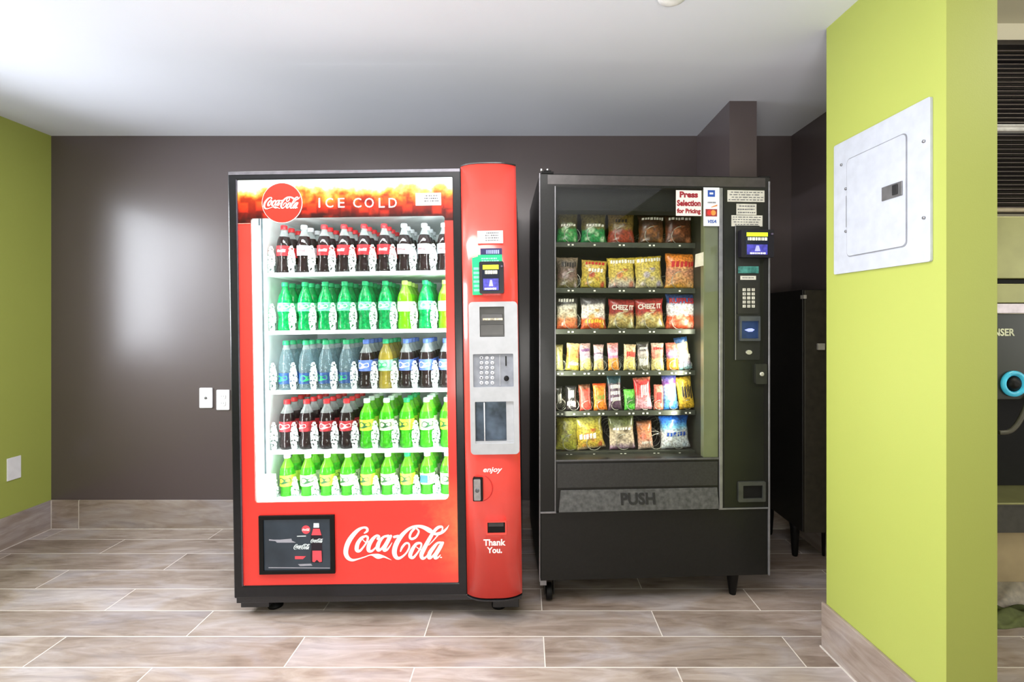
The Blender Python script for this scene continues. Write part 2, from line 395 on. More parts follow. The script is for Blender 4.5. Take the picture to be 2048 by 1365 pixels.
xz_plate([rect(ly1, ly0, lz-.021, lz+.021)], -.0145, -.012).build('latch_plate', mat('latch_grey', S(128, 128, 130), .35, .6), ep, bev=.0008)
yl = stub_pt(1800, 385)[0]
xz_plate([rect(yl-.009, yl+.009, lz-.014, lz+.016)], -.018, -.0148).build('latch', mat('latch_black', S(38, 38, 40), .4), ep, bev=.001)
for px_, py_ in ((1854, 283), (1854, 436), (1697, 378), (1697, 463), (1688, 330)):
    yy, zz = stub_pt(px_, py_)
    MB().lathe([(.0045, 0), (.0045, -.003), (.002, -.004)], 12, (-.0085, yy, zz), axis='x').build('screw', mat('zinc_screw', S(150, 150, 155), .3, .8), ep)
yy0, zz0 = stub_pt(1697, 392); 
xz_plate([rect(yy0-.001, yy0+.001, stub_pt(1697, 455)[1], zz0)], -.0088, -.0083).build('hinge_line', mat('gap_grey', S(130, 132, 140), .6), ep)

# ceiling smoke detector
sd = tag(MB().lathe([(.052, 0), (.052, -.012), (.044, -.03), (.03, -.036), (.012, -.037)], 32, (0, 0, 0)).build('smoke_detector', mat('white_plastic', S(240, 240, 240), .4), None, (.475, 1.545, HC-.0005)),
         'round white smoke detector on the ceiling at the top edge of the view', 'smoke detector')

# wall plates
M_plate = mat('white_wall_plate', S(245, 245, 248), .35, 0, .02)
def wall_plate(name, label, px_, py_, kind):
    p = W(px_, py_, YB); e = empty(name, label, 'wall plate', (p.x, YB-.0005, p.z))
    MB().plate([rrect(-.037, .037, -.058, .058, .005)], -.006, 0).build('plate', M_plate, e, bev=.002)
    if kind == 'jack':
        MB().lathe([(.007, -.0062), (.007, -.010), (.003, -.012)], 14, (0, 0, 0), axis='y').build('jack', mat('jack_metal', S(120, 120, 120), .4, .7), e)
    else:
        for dz in (.02, -.02):
            s = MB().plate([rrect(-.017, .017, dz-.014, dz+.014, .01)], -.0085, -.0062, 0)
            for dx in (-.006, .006): s.box(dx-.001, dx+.001, -.0088, -.0084, dz-.002, dz+.006, 1)
            s.build('receptacle', [M_plate, mat('slot_grey', S(90, 90, 90), .6)], e)
    for dz in ((.042, -.042) if kind == 'jack' else (0,)):
        MB().lathe([(.003, -.0062), (.003, -.0072)], 10, (0, 0, dz), axis='y').build('screw', M_plate, e)
wall_plate('jack_plate', 'white jack plate with a dark centre dot, left of the pair on brown wall', 413, 796, 'jack')
wall_plate('outlet_plate', 'white outlet plate on the brown wall touching the edge of red machine', 447, 800, 'outlet')
e = empty('blank_plate', 'white blank wall plate low on the green left wall', 'wall plate', (XL+.0005, 2.57, .41))
MB().box(0, .006, -.035, .035, -.06, .06).build('plate', M_plate, e, bev=.002)
for dz in (.04, -.04): MB().lathe([(.003, .0062), (.003, .0072)], 10, (0, 0, dz), axis='x').build('screw', M_plate, e)

# ================================================================ drink machine
M_blk = mat('black_powder_coat', S(38, 38, 42), .35, 0, .1, 200, .05, .2)
M_blk2 = mat('black_door_trim', S(22, 23, 27), .3, 0, .08, 60, 0, .1, 0, .4)
M_red = mat('red_graphic_film', S(236, 52, 44), .3, 0, .02, 12, 0, .3)
M_redp = mat('red_moulded_plastic', S(246, 74, 64), .28, 0, .015, 8, 0, .8)
M_liner = mat('white_liner', S(235, 242, 242), .4, 0, .02)
M_silver = mat('brushed_aluminium', S(190, 190, 195), .3, .9, .06, 90)
M_ink = mat('white_print', S(255, 252, 250), .5, 0, .01)
M_inkg = mat('white_print_lit', S(255, 250, 246), .5, 0, .01, emit=.35)
M_print = mat('small_dark_print', S(95, 95, 100), .6, 0, .05)
M_grey = mat('silver_grey_plastic', S(176, 178, 183), .5, .1, .03)
M_black = mat('matt_black', S(12, 12, 13), .55, 0, .1, spec=.25)
M_led = mat('led_tube', (1, 1, 1, 1), .5, 0, 0, emit=2.0)

CF = ((-.61, 1.93, 0), (0, -.0152, 0))
c_ = Frame(*CF)
dm = empty('drink_vending_machine', 'large red glass-front drink vending machine filled with bottles, lit from inside', 'vending machine', *CF)
def add(mb, name, mats, bev=0, parent=dm, **k): return mb.build(name, mats, parent, bev=bev, **k)
xl = (c_.p(455, 342)[0]+c_.p(468, 1195)[0])/2; xr = (c_.p(1030, 333)[0]+c_.p(1046, 1190)[0])/2
zt = c_.p(750, 338)[1]; zb = c_.p(750, 1194)[1]
xd = c_.p(928, 766)[0]                     # door / column boundary
D = .79
# cabinet shell
cb = MB(); t = .03
cb.box(xl+.006, xl+.006+t, .065, D, zb+.01, zt-.012); cb.box(xr-t-.004, xr-.004, .065, D, zb+.01, zt-.012)
cb.box(xl+.006+t, xr-.004-t, .065, D, zt-.012-t, zt-.012); cb.box(xl+.006+t, xr-.004-t, .065, D, zb+.01, zb+.05)
cb.box(xl+.006+t, xr-.004-t, D-.03, D, zb+.05, zt-.012-t)
add(cb, 'cabinet', M_blk, .004)
# liner: white inside walls
L0, R0, B0, T0 = c_.r(498, 900, 428, 1010, .02)
lz0, lz1 = B0-.02, T0+.03
Li, Ri = L0-.006, R0+.03
ln = MB()
ln.box(Li-.02, Li, .07, .68, lz0, lz1); ln.box(Ri, Ri+.02, .07, .68, lz0, lz1)
ln.box(Li-.02, Ri+.02, .68, .70, lz0, lz1); ln.box(Li-.02, Ri+.02, .07, .68, lz0-.02, lz0); ln.box(Li-.02, Ri+.02, .07, .68, lz1, lz1+.02)
add(ln, 'interior_liner', M_liner)
# bulkhead that separates the column
add(MB().box(Ri+.03, Ri+.05, .07, .7, zb+.06, zt-.05), 'inner_partition', M_blk)
# door frame
px0, px1, pz0, pz1 = c_.r(477, 907, 357, 1170, 0)
px0 = (c_.p(474, 360)[0]+c_.p(486, 1165)[0])/2; px1 = (c_.p(904, 360)[0]+c_.p(917, 1165)[0])/2
fr = MB(); fr.plate([rect(xl, xd, zb, zt), rect(px0, px1, pz0, pz1)], 0, .062)
add(fr, 'door_frame', M_blk2, .005)
add(MB().box(xl+.004, xd-.004, -.0015, .004, zt-.016, zt-.004), 'top_trim', mat('grey_trim', S(120, 118, 126), .3, .5))
add(MB().box(px0-.0035, px0, -.002, .01, pz0, pz1), 'edge_strip', mat('dark_grey_strip', S(88, 84, 96), .3, .3))
# printed panel, header
hx0, hx1, hz0, hz1 = c_.r(498, 893, 432, 1004, 0)
hx0 = c_.p(504, 718)[0]; hx1 = c_.p(893, 718)[0]
hz0 = c_.p(700, 1004)[1]; hz1 = c_.p(700, 434)[1]; zl = c_.p(690, 444)[1]
rr = .02
def arc(cx, cz, r, a0, a1, n=6): return [(cx+r*math.cos(a0+(a1-a0)*k/n), cz+r*math.sin(a0+(a1-a0)*k/n)) for k in range(n+1)]
head = [(px0, pz1), (px0, zl), (hx0, zl)]+[(hx0, hz1-.006)]+arc(hx0+.006, hz1-.006, .006, PI, PI/2)[1:]+arc(hx1-.012, hz1-.012, .012, PI/2, 0)+[(hx1, zl), (px1, zl), (px1, pz1)]
redp = [(px0, zl), (px0, pz0), (px1, pz0), (px1, zl), (hx1, zl)]+arc(hx1-rr, hz0+rr, rr, 0, -PI/2)+arc(hx0+.01, hz0+.01, .01, -PI/2, -PI)+[(hx0, zl)]
def header_mat():
    g = N('iced_drink_backlit_print'); tc = g.n('TexCoord'); sep = g.n('SeparateXYZ', {0: (tc, 3)})
    no = g.n('TexNoise', {'Vector': (tc, 3), 'Scale': 17.0, 'Detail': 4.0})
    vo = g.n('TexVoronoi', {'Vector': (tc, 3), 'Scale': 22.0}, distance='CHEBYCHEV')
    zz = g.math('DIVIDE', g.math('SUBTRACT', (sep, 2), zl-.02), pz1-zl+.02)
    zz = g.math('ADD', zz, g.math('MULTIPLY', g.math('SUBTRACT', (no, 0), .52), .62))
    ra = g.ramp(zz, [(0, S(44, 16, 16)), (.2, S(96, 28, 22)), (.38, S(190, 48, 26)), (.56, S(232, 84, 34)), (.66, S(246, 150, 50)), (.74, S(246, 196, 110)), (.83, S(212, 208, 196)), (1, S(190, 206, 214))])
    cells = g.ramp((vo, 0), [(.1, (1.0, .95, .8, 1)), (.3, (.95, .65, .5, 1)), (.5, (.3, .18, .2, 1))])
    msk = g.ramp(zz, [(.6, (1, 1, 1, 1)), (.8, (0, 0, 0, 1))])
    c = g.mix((msk, 0), ra, g.mix(1.0, ra, cells, 'MULTIPLY'))
    return g.done(g.n('BsdfPrincipled', {'Base Color': c, 'Roughness': .3, 'Emission Color': c, 'Emission Strength': .5}))
add(MB().plate([head], .004, .008), 'header_graphic', header_mat())
def red_mat():
    g = N('red_print_bubbles_glow'); tc = g.n('TexCoord'); sep = g.n('SeparateXYZ', {0: (tc, 3)})
    x0, x1 = px0, px1
    u = g.math('DIVIDE', g.math('SUBTRACT', (sep, 0), x0), x1-x0)
    v = g.math('DIVIDE', g.math('SUBTRACT', (sep, 2), pz0), zl-pz0)
    no = g.n('TexNoise', {'Vector': (tc, 3), 'Scale': 5.0, 'Detail': 6.0, 'Roughness': .7})
    d = g.math('ADD', u, g.math('MULTIPLY', g.math('SUBTRACT', (no, 0), .5), .5))
    f = g.ramp(d, [(.84, (0, 0, 0, 1)), (1.04, (1, 1, 1, 1))])
    low = g.ramp(v, [(.02, (.1, .1, .1, 1)), (.10, (1, 1, 1, 1)), (.16, (.8, .8, .8, 1)), (.30, (0, 0, 0, 1))])
    k = g.math('MULTIPLY', g.math('MULTIPLY', (f, 0), (low, 0)), .7)
    c = g.mix(k, S(244, 62, 54), S(246, 160, 100))  # orange glow at lower right mixed into the red base colour
    vo = g.n('TexVoronoi', {'Vector': (tc, 3), 'Scale': 42.0})
    dots = g.ramp((vo, 0), [(.05, (1, 1, 1, 1)), (.12, (0, 0, 0, 1))])
    keep = g.ramp((vo, 1), [(.62, (0, 0, 0, 1)), (.66, (1, 1, 1, 1))])
    lowm = g.ramp(v, [(.2, (1, 1, 1, 1)), (.3, (0, 0, 0, 1))])
    k2 = g.math('MULTIPLY', g.math('MULTIPLY', g.math('MULTIPLY', (dots, 0), (keep, 0)), (lowm, 0)), .35)
    c = g.mix(k2, c, S(250, 170, 150))
    return g.done(g.n('BsdfPrincipled', {'Base Color': c, 'Roughness': .3, 'Coat Weight': .3, 'Coat Roughness': .1}))
add(MB().plate([redp], .004, .008), 'red_printed_panel', red_mat())
add(MB().plate([[(px0, zl-.002), (hx0, zl-.002), (hx0, zl+.001), (px0, zl+.001)]], .002, .004), 'pale_seam', mat('pale_red', S(250, 140, 125), .4))
add(MB().box(px0-.004, px1+.004, .012, .018, pz0-.004, pz1+.004), 'front_glass', glass('machine_glass', (.97, .99, .985, 1)))
gs = MB().plate([[(hx0, hz1), (hx0-.0, hz0+.01), (hx0+.005, hz0+.004), (hx0+.005, hz1)]], .009, .0115)
add(gs, 'white_gasket_edge', M_white)
# lit disc
cx, cz = c_.p(564, 406, 0); rd = (39.5)/F*1.93
dmb = MB().plate([circ(cx, cz, rd*1.02, 40)], .0005, .0035, 1); dmb.plate([circ(cx, cz, rd, 40)], -.0005, .001, 0)
wordmark(dmb, cx+.0, cz, rd*1.86, -.0012, 1)
def disc_mat():
    g = N('red_disc_backlit'); tc = g.n('TexCoord'); sep = g.n('SeparateXYZ', {0: (tc, 3)})
    return g.done(g.n('BsdfPrincipled', {'Base Color': S(240, 50, 40), 'Roughness': .25, 'Emission Color': S(240, 60, 45), 'Emission Strength': .25}))
add(dmb, 'brand_disc', [disc_mat(), M_inkg])
tx = MB(); x0, x1, za, zb_ = c_.r(637, 794, 396, 416, 0)
word = 'ICE COLD'; xs = [638, 658, 682, None, 714, 738, 763, 785]; ws = [3, 15, 13, 0, 16, 18, 12, 16]
for ch, xx, ww in zip(word, xs, ws):
    if xx: 
        lx, lz_ = c_.p(xx, 405.5, 0)
        text_geo(tx, ch, lx, lz_, ww/F*1.93, 19/F*1.93, .0035, 0)
    else: add(tx, 'ice_lettering', M_inkg); tx = MB()
add(tx, 'cold_lettering', M_inkg)
lx0, lx1, lza, lzb = c_.r(831, 882, 386, 411, 0)
lb = MB().box(lx0, lx1, .0005, .0035, lza, lzb, 0); squiggle(lb, lx0+.035, lx1-.01, lza+.012, lzb-.006, .0002, 3)
add(lb, 'paper_label', [M_ink, M_print])
wm = MB(); wx, wz = c_.p(792.5, 1087, 0); wordmark(wm, wx, wz, 211/F*1.93, .0032); add(wm, 'script_wordmark', M_ink)
# advert screen
sx0, sx1, sz0, sz1 = c_.r(519, 670, 1031, 1148, 0)
scr = MB().plate([rect(sx0, sx1, sz0, sz1), rect(sx0+.018, sx1-.018, sz0+.014, sz1-.016)], -.006, .0035)
bez = add(scr, 'screen_bezel', M_black, .0015)
M_scr = mat('screen_dark', S(46, 56, 66), .15, 0, .12, 6, emit=.35)
sc = MB().box(sx0+.018, sx1-.018, .0, .003, sz0+.014, sz1-.016, 0)
def sp(x, y): return c_.p(x, y, 0)
def scircle(x, y, r, mi, yy=-.0004): sc.face([(a, yy, b) for a, b in circ(*sp(x, y), r/F*1.93, 24)], mi)
def spoly(pts, mi, yy=-.0004): sc.face([(sp(*q)[0], yy, sp(*q)[1]) for q in pts], mi)
scircle(612, 1060, 8.5, 1); wordmark(sc, *sp(612, 1060), 15/F*1.93, -.0008, 2)
spoly([(628, 1048), (638, 1048), (639, 1056), (644, 1070), (645, 1080), (644, 1095), (646, 1110), (645, 1126), (622, 1126), (621, 1110), (623, 1095), (621, 1080), (622, 1070), (627, 1056)], 3)
spoly([(627.5, 1047), (638, 1047), (638.5, 1056), (627, 1056)], 2, -.0008)
spoly([(626.5, 1058), (639.5, 1058), (643, 1071), (623, 1071)], 1, -.0008)
spoly([(625, 1102), (643, 1102), (644, 1124), (639, 1125), (634, 1120), (629, 1125), (625, 1124)], 1, -.0008)
wordmark(sc, *sp(634, 1082), 25/F*1.93, -.001, 2); wordmark(sc, *sp(604, 1094), 33/F*1.93, -.0008, 2)
spoly([(590, 1113), (612, 1113), (606, 1119), (590, 1119)], 1); spoly([(594, 1072.5), (612, 1072), (612, 1073.5), (594, 1074)], 2)
spoly([(538, 1079), (548, 1080), (560, 1080), (583, 1078), (584, 1082), (592, 1086), (554, 1086), (551, 1083), (538, 1082)], 4)
spoly([(596, 1129), (622, 1128), (625, 1132), (600, 1133)], 4); spoly([(537, 1135), (660, 1136), (660, 1137.5), (537, 1137)], 4)
add(sc, 'display', [M_scr, mat('screen_red', S(214, 70, 80), .3, 0, .05, emit=.5), mat('screen_white', S(215, 225, 225), .3, 0, .02, emit=.6), mat('screen_black', S(30, 22, 34), .3, 0, .05, emit=.2), mat('screen_grey', S(150, 150, 160), .3, 0, .05, emit=.3)], parent=bez)
# reflections-free lower rail, chassis, feet
add(MB().box(xl+.002, xr-.004, .012, .06, zb-.026, zb-.003), 'lower_rail', M_blk, .002)
def floorz(x): return -.0152*x/1.0 + .0
for fx, w_ in ((515, 56), (1012, 52)):
    x, _ = c_.p(fx, 1210, .05); ww = w_/F*1.98/2; fz = -math.tan(.0152)*-1*0 
    zf = .0152*(-x)
    ft = MB().box(x-ww, x+ww, .03, .13, .028-.0152*x, zb+.012)
    add(ft, 'foot_bracket', M_blk, .003)
for x in (xl+.12, xr-.10):
    for y in (.09, .70):
        zf = -.0152*x if True else 0
        add(MB().lathe([(.03, zf+.0005), (.03, zf+.012), (.012, zf+.016), (.012, zb+.012)], 18, (x, y, 0)), 'levelling_foot', M_black)
for x in (xl+.12, xr-.10): add(MB().box(x-.04, x+.04, .64, .75, zb-.03, zb+.012), 'foot_bracket', M_blk, .003)
# LED tubes: left wall of the interior, behind the border at the right, and the top
add(MB().box(Li+.001, Li+.014, .072, .10, hz0+.05, hz1-.01), 'led_tube', M_led)
for yy in (.115, .135): add(MB().box(Li+.0005, Li+.004, yy, yy+.006, lz0+.03, lz1-.01), 'guide_rail', mat('rail_grey', S(110, 125, 135), .35, .5))
add(MB().box(Li+.0005, Li+.01, .142, .160, lz0+.03, lz1-.01), 'guide_channel', M_white)
area('led_light_left', (Li+.02, .06, (hz0+hz1)/2), (Li+.5, .45, (hz0+hz1)/2), .03, 1.1, 3.8, (.95, 1, 1), dm)
area('led_light_right', (Ri-.015, .05, (hz0+hz1)/2), (Ri-.4, .45, (hz0+hz1)/2), .03, 1.1, 5.2, (.95, 1, 1), dm)
area('led_light_top', ((Li+Ri)/2, .06, hz1+.02), ((Li+Ri)/2, .5, hz1-.6), .7, .03, 2.4, (.95, 1, 1), dm)
area('led_light_bottom', ((Li+Ri)/2, .05, hz0-.01), ((Li+Ri)/2, .3, hz0+.5), .7, .03, 2.0, (.95, 1, 1), dm)
# delivery cup at the bottom left
cu0, cu1, cz0, cz1 = c_.r(523, 541, 955, 1012, .12)
cu = MB().box(cu0, cu1, .10, .17, cz0-.0, cz1); add(cu, 'delivery_cup', M_white, .003)
ar0, ar1, az0, az1 = c_.r(513, 538, 951, 958, .1); add(MB().hexa([(ar0, .08, az0-.004), (ar1, .10, az0+.003), (ar1, .12, az0+.003), (ar0, .12, az0-.004), (ar0, .08, az1-.004), (ar1, .10, az1+.003), (ar1, .12, az1+.003), (ar0, .12, az1-.004)]), 'lift_arm', M_white, .001)

# ---- shelves, guides
DS = .165            # depth of shelf fronts
rows_y = [545, 661, 780, 900, 1010]
sz = [c_.p(720, y, DS)[1] for y in rows_y]
colx = [c_.p(568+40*k+3*1, 660, DS+.04)[0] for k in range(9)]
step = (colx[8]-colx[0])/8
def guide_mat():
    g = N('clear_acrylic_guide'); tc = g.n('TexCoord'); no = g.n('TexNoise', {'Vector': (tc, 3), 'Scale': 95.0, 'Detail': 2.0})
    b = g.n('Bump', {'Strength': 1.0, 'Distance': .01, 'Height': (no, 0)})
    gl = g.n('BsdfGlossy', {0: (1, 1, 1, 1), 1: .15, 'Normal': b}); t = g.n('BsdfTransparent', {0: (.95, 1, .98, 1)})
    d = g.n('BsdfDiffuse', {0: (.9, .95, .95, 1), 'Normal': b}); f = g.ramp((no, 0), [(.44, (.0, .0, .0, 1)), (.53, (.88, .88, .88, 1))])
    m1 = g.n('MixShader', {0: .55, 1: d, 2: gl}); return g.done(g.n('MixShader', {0: (f, 0), 1: t, 2: m1}))
M_guide = guide_mat()
def guide(x, z):
    mb = MB(); h = .122; n = 12; prof = []
    for k in range(n+1):
        t = k/n; ww = .0095+.009*math.sin(PI*min(1, t*1.15))**.8 if t < .87 else .0165*(1-(t-.87)/.13*.7)
        prof.append((ww, t*h))
    lay = []
    for ww, zz in prof:
        lay.append([mb.bm.verts.new((ww*math.cos(a), .012+.5*ww*math.sin(a), zz)) for a in [2*PI*j/14 for j in range(14)]])
    for i in range(n):
        for j in range(14): mb.bm.faces.new((lay[i][j], lay[i][(j+1) % 14], lay[i+1][(j+1) % 14], lay[i+1][j])).smooth = True
    mb.bm.faces.new(lay[-1])
    mb.box(-.004, .004, .026, .40, .0, .045)
    return mb
g0 = None
for r in range(5):
    s = MB().box(Li+.004 if r == 4 else c_.p(533, rows_y[r], DS)[0], Ri-.004, DS, .64, sz[r]-.012, sz[r])
    s.box(c_.p(535, rows_y[r], DS)[0], Ri-.004, DS-.006, DS, sz[r]-.014, sz[r]+.003)
    shf = add(s, 'shelf', mat('white_shelf', S(244, 250, 250), .4, 0, .02), .0015)
    for k in range(10):
        x = colx[0]+step*(k-.5)
        if r == 4 and k == 0: pass
        if g0 is None:
            g0 = guide(0, 0).build('bottle_guide', M_guide, shf, (x, DS+.001, sz[r]+.0005))
        else:
            o = g0.copy(); COL.objects.link(o); o.parent = shf; o.location = (x, DS+.001, sz[r]+.0005)

# ---- bottles
def bottle(kind, body, liquid, label, cap, labz=(.082, .128), shape='a', extra=None, lab2=None):
    """half-litre bottle: body, cap and label as parts; origin at the base"""
    e = empty(kind, '', 'bottle')
    H = .226; R = .0315
    if shape == 'a':      # waisted contour
        prof = [(.012, .002), (.026, 0), (.0305, .006), (R, .018), (.0300, .04), (.0275, .062), (.0290, .078), (R, .084), (R, .126), (.0305, .138), (.027, .156), (.0215, .172), (.0155, .188), (.0125, .198), (.0125, .206)]
    elif shape == 'w':    # ribbed water bottle
        prof = [(.012, .002), (.027, 0), (.031, .008)]
        for k in range(4): prof += [(R, .018+k*.012), (.0295, .024+k*.012)]
        prof += [(R, .07), (R, .105), (.0305, .12), (.0285, .140), (.0235, .162), (.0165, .184), (.0125, .197), (.0125, .206)]
    else:                 # round shoulders
        prof = [(.012, .002), (.027, 0), (.031, .008), (.0312, .03), (.0285, .05), (.0285, .07), (.0310, .082), (.0325, .10), (.0325, .132), (.0315, .146), (.027, .165), (.0195, .182), (.0135, .195), (.0125, .206)]
    fill = .165
    b = MB().lathe(prof, 22, mfun=lambda i: 0 if prof[i][1] < fill else 1)
    b.build('bottle_body', [liquid, body], e)
    c = MB().lathe([(.0138, .2055), (.0142, .2075), (.0142, .2215), (.0125, .2255), (.006, .2262)], 20); c.build('cap', cap, e)
    a, z = labz
    lr = max(rr_ for rr_, hh_ in prof if a-.004 <= hh_ <= z+.004)+.0006
    l = MB(); seg = 22
    rings = [[l.bm.verts.new((lr*math.cos(2*PI*k/seg), lr*math.sin(2*PI*k/seg), hh_)) for k in range(seg)] for hh_ in (a, (a+z)/2, z)]
    for i in range(2):
        for k in range(seg):
            f = l.bm.faces.new((rings[i][k], rings[i][(k+1) % seg], rings[i+1][(k+1) % seg], rings[i+1][k])); f.smooth = True
    mats = [label]
    if extra == 'script':
        tmp = MB(); wordmark(tmp, 0, 0, .040, 0)
        tmp.bm.verts.ensure_lookup_table(); mp = {}
        for v in tmp.bm.verts:
            an = v.co.x/lr; mp[v] = l.bm.verts.new(((lr+.0006)*math.sin(an), -(lr+.0006)*math.cos(an), (a+z)/2+v.co.z))
        for f in tmp.bm.faces: l.bm.faces.new([mp[v] for v in f.verts]).material_index = 1
        tmp.bm.free(); mats.append(lab2 or M_ink)
    elif extra == 'band':
        for q in range(2):
            rr2 = lr+.0004; z0_, z1_ = (a+(z-a)*.3, a+(z-a)*.75)
            pts = [(-.9, z0_), (-.3, z0_-.004), (.4, z0_+.002), (.8, z0_+.006), (.7, z1_), (.1, z1_-.004), (-.5, z1_+.003), (-.85, z1_-.006)]
            if q: break
            vs = [l.bm.verts.new((rr2*math.sin(p), -rr2*math.cos(p)-.0006, zz)) for p, zz in cat(pts+[pts[0]], 3)[:-1]]
            ctr = l.bm.verts.new((0, -rr2-.001, (z0_+z1_)/2))
            for i in range(len(vs)): l.bm.faces.new((ctr, vs[i], vs[(i+1) % len(vs)])).material_index = 1
        mats.append(lab2 or M_ink)
    l.build('bottle_label', mats, e)
    return e
P_clear = plastic('clear_pet', (.86, .93, .93, 1), .5, .35, .05, 0)
P_cola = plastic('cola_liquid', S(38, 26, 28), .2, 1, .06, .3, 40)
P_green = plastic('green_pet', S(0, 186, 100), .5, 1, .08, .5, 70, var=.35)
P_green2 = plastic('green_pet_neck', S(20, 200, 115), .5, .75, .08, .4, 70)
P_lime = plastic('lime_liquid', S(140, 232, 30), .5, 1, .08, .4, 50)
P_lime2 = plastic('lime_neck', S(190, 240, 90), .5, .7, .08)
P_dew = plastic('dew_liquid', S(84, 214, 44), .5, 1, .08, .5, 60, var=.25)
P_dew2 = plastic('dew_neck', S(150, 236, 60), .5, .8, .08)
P_water = plastic('water_liquid', (.45, .62, .68, 1), .5, .3, .04, .8, 60)
P_amber = plastic('ginger_liquid', S(190, 170, 70), .5, 1, .08, .3, 40)
K_red = mat('red_cap', S(222, 36, 46), .35); K_silver = mat('silver_cap', S(222, 226, 232), .35); K_green = mat('green_cap', S(30, 170, 110), .35)
K_white = mat('white_cap', S(232, 246, 238), .35); K_blue = mat('blue_cap', S(84, 116, 196), .35); K_yel = mat('yellow_cap', S(206, 232, 120), .35)
L_red = mat('red_bottle_label', S(220, 34, 44), .4); L_sil = mat('silver_bottle_label', S(214, 220, 228), .35, .2)
L_grn = mat('green_bottle_label', S(110, 220, 160), .4, 0, .3, 90); L_lim = mat('lime_bottle_label', S(214, 240, 190), .4, 0, .2, 90)
L_blu = mat('blue_bottle_label', S(92, 118, 200), .4, 0, .12, 70); L_wat = mat('dark_blue_label', S(28, 70, 130), .4, 0, .2, 60)
L_gin = mat('pale_green_label', S(150, 214, 170), .4, 0, .2, 80); L_dew = mat('yellow_green_label', S(190, 232, 60), .4, 0, .15, 70)
L_pep = mat('maroon_label', S(170, 40, 50), .4, 0, .15, 70)
I_red = mat('red_ink', S(215, 50, 60), .5); I_dk = mat('dark_green_ink', S(30, 90, 40), .5); I_gr = mat('green_ink', S(30, 170, 100), .5); I_pk = mat('pale_pink_ink', S(240, 200, 200), .5)
kinds = {
 'cola': (bottle('cola_bottle', P_clear, P_cola, L_red, K_red, extra='script'), 'red-label cola bottle'),
 'diet': (bottle('diet_cola_bottle', P_clear, P_cola, L_sil, K_silver, extra='script', lab2=I_red), 'silver-label cola bottle'),
 'sprite': (bottle('lemon_lime_bottle', P_green2, P_green, L_grn, K_green, shape='a', labz=(.09, .13), extra='band'), 'green lemon-lime soda bottle'),
 'lime': (bottle('lime_soda_bottle', P_lime2, P_lime, L_lim, K_yel, shape='r', extra='band'), 'bright lime soda bottle'),
 'water': (bottle('water_bottle', P_clear, P_water, L_wat, K_green, shape='w', labz=(.028, .078), extra='band', lab2=I_gr), 'clear water bottle, green cap'),
 'blue': (bottle('blue_label_cola_bottle', P_clear, P_cola, L_blu, K_blue, shape='r', labz=(.082, .132), extra='band'), 'blue-label cola bottle'),
 'ginger': (bottle('ginger_ale_bottle', plastic('amber_neck', S(200, 185, 90), .5, .7, .08), P_amber, L_gin, K_green, shape='r', labz=(.082, .132), extra='band', lab2=I_gr), 'golden ginger ale bottle'),
 'pepper': (bottle('dark_soda_bottle', P_clear, P_cola, L_pep, K_red, shape='r', labz=(.082, .128), extra='band', lab2=I_pk), 'maroon-label dark soda bottle'),
 'dew': (bottle('citrus_soda_bottle', P_dew2, P_dew, L_dew, K_white, shape='r', labz=(.082, .132), extra='band', lab2=I_dk), 'green citrus soda, white cap'),
 'dewg': (bottle('citrus_soda_bottle', P_dew2, P_dew, L_dew, K_green, shape='r', labz=(.082, .132), extra='band', lab2=I_dk), 'green citrus soda, green cap'),
 'dewl': (bottle('citrus_soda_bottle', P_dew2, P_dew, L_lim, K_white, shape='r', labz=(.082, .132), extra='band', lab2=I_dk), 'green citrus soda, pale label'),
}
used = set()
layout = [['cola', 'diet', 'cola', 'cola', 'cola', 'cola', 'diet', 'diet', 'diet'],
          ['sprite']*6+['lime', 'sprite', 'lime'],
          ['water']*4+['blue', 'ginger', 'blue', 'blue', 'blue'],
          ['pepper']*4+['dew', 'dewl', 'dewg', 'dewl', 'dew'],
          ['dew', 'dewl', 'dew', 'dewl', 'dew', 'dewl', 'dewg', 'dewl', 'dewl']]
RN = ['top', 'second', 'middle', 'fourth', 'bottom']; CN = ['first', 'second', 'third', 'fourth', 'fifth', 'sixth', 'seventh', 'eighth', 'ninth']
DN = ['front of its column', 'second from the glass', 'third from the glass', 'rearmost of its column']
def world_of(x, y, z): return c_.M @ Vector((x, y, z))
def copy_thing(src):
    r = src.copy(); COL.objects.link(r)
    for ch in src.children:
        k = ch.copy(); COL.objects.link(k); k.parent = r
    return r
for r in range(5):
    for k in range(9):
        key = layout[r][k]; src, txt = kinds[key]
        for d in range(4):
            if key not in used: o = src; used.add(key)
            else: o = copy_thing(src)
            jz = random.uniform(-.0015, .0015)
            o.location = world_of(colx[k]+jz, DS+.042+d*.0685, sz[r]+.0006)
            o.rotation_euler = (0, -.0152, random.uniform(-.5, .5) if d or key not in ('cola', 'diet') else random.uniform(-.25, .25))
            o.scale = (1, 1, .962)
            o['label'] = '%s, %s shelf, %s column from left, %s' % (txt, RN[r], CN[k], DN[d])
            o['group'] = 'bottles on the %s shelf of the drink machine' % RN[r]
            if r == 4 and k == 7 and d == 0:
                MB().plate([rect(-.017, .017, -.017, .017)], -.001, 0).build('blue_sticker', mat('blue_sticker', S(40, 110, 190), .5), o, (0, -.0345, .108))
                o['label'] = 'citrus soda bottle with blue square sticker, bottom shelf, eighth column from left, in front'

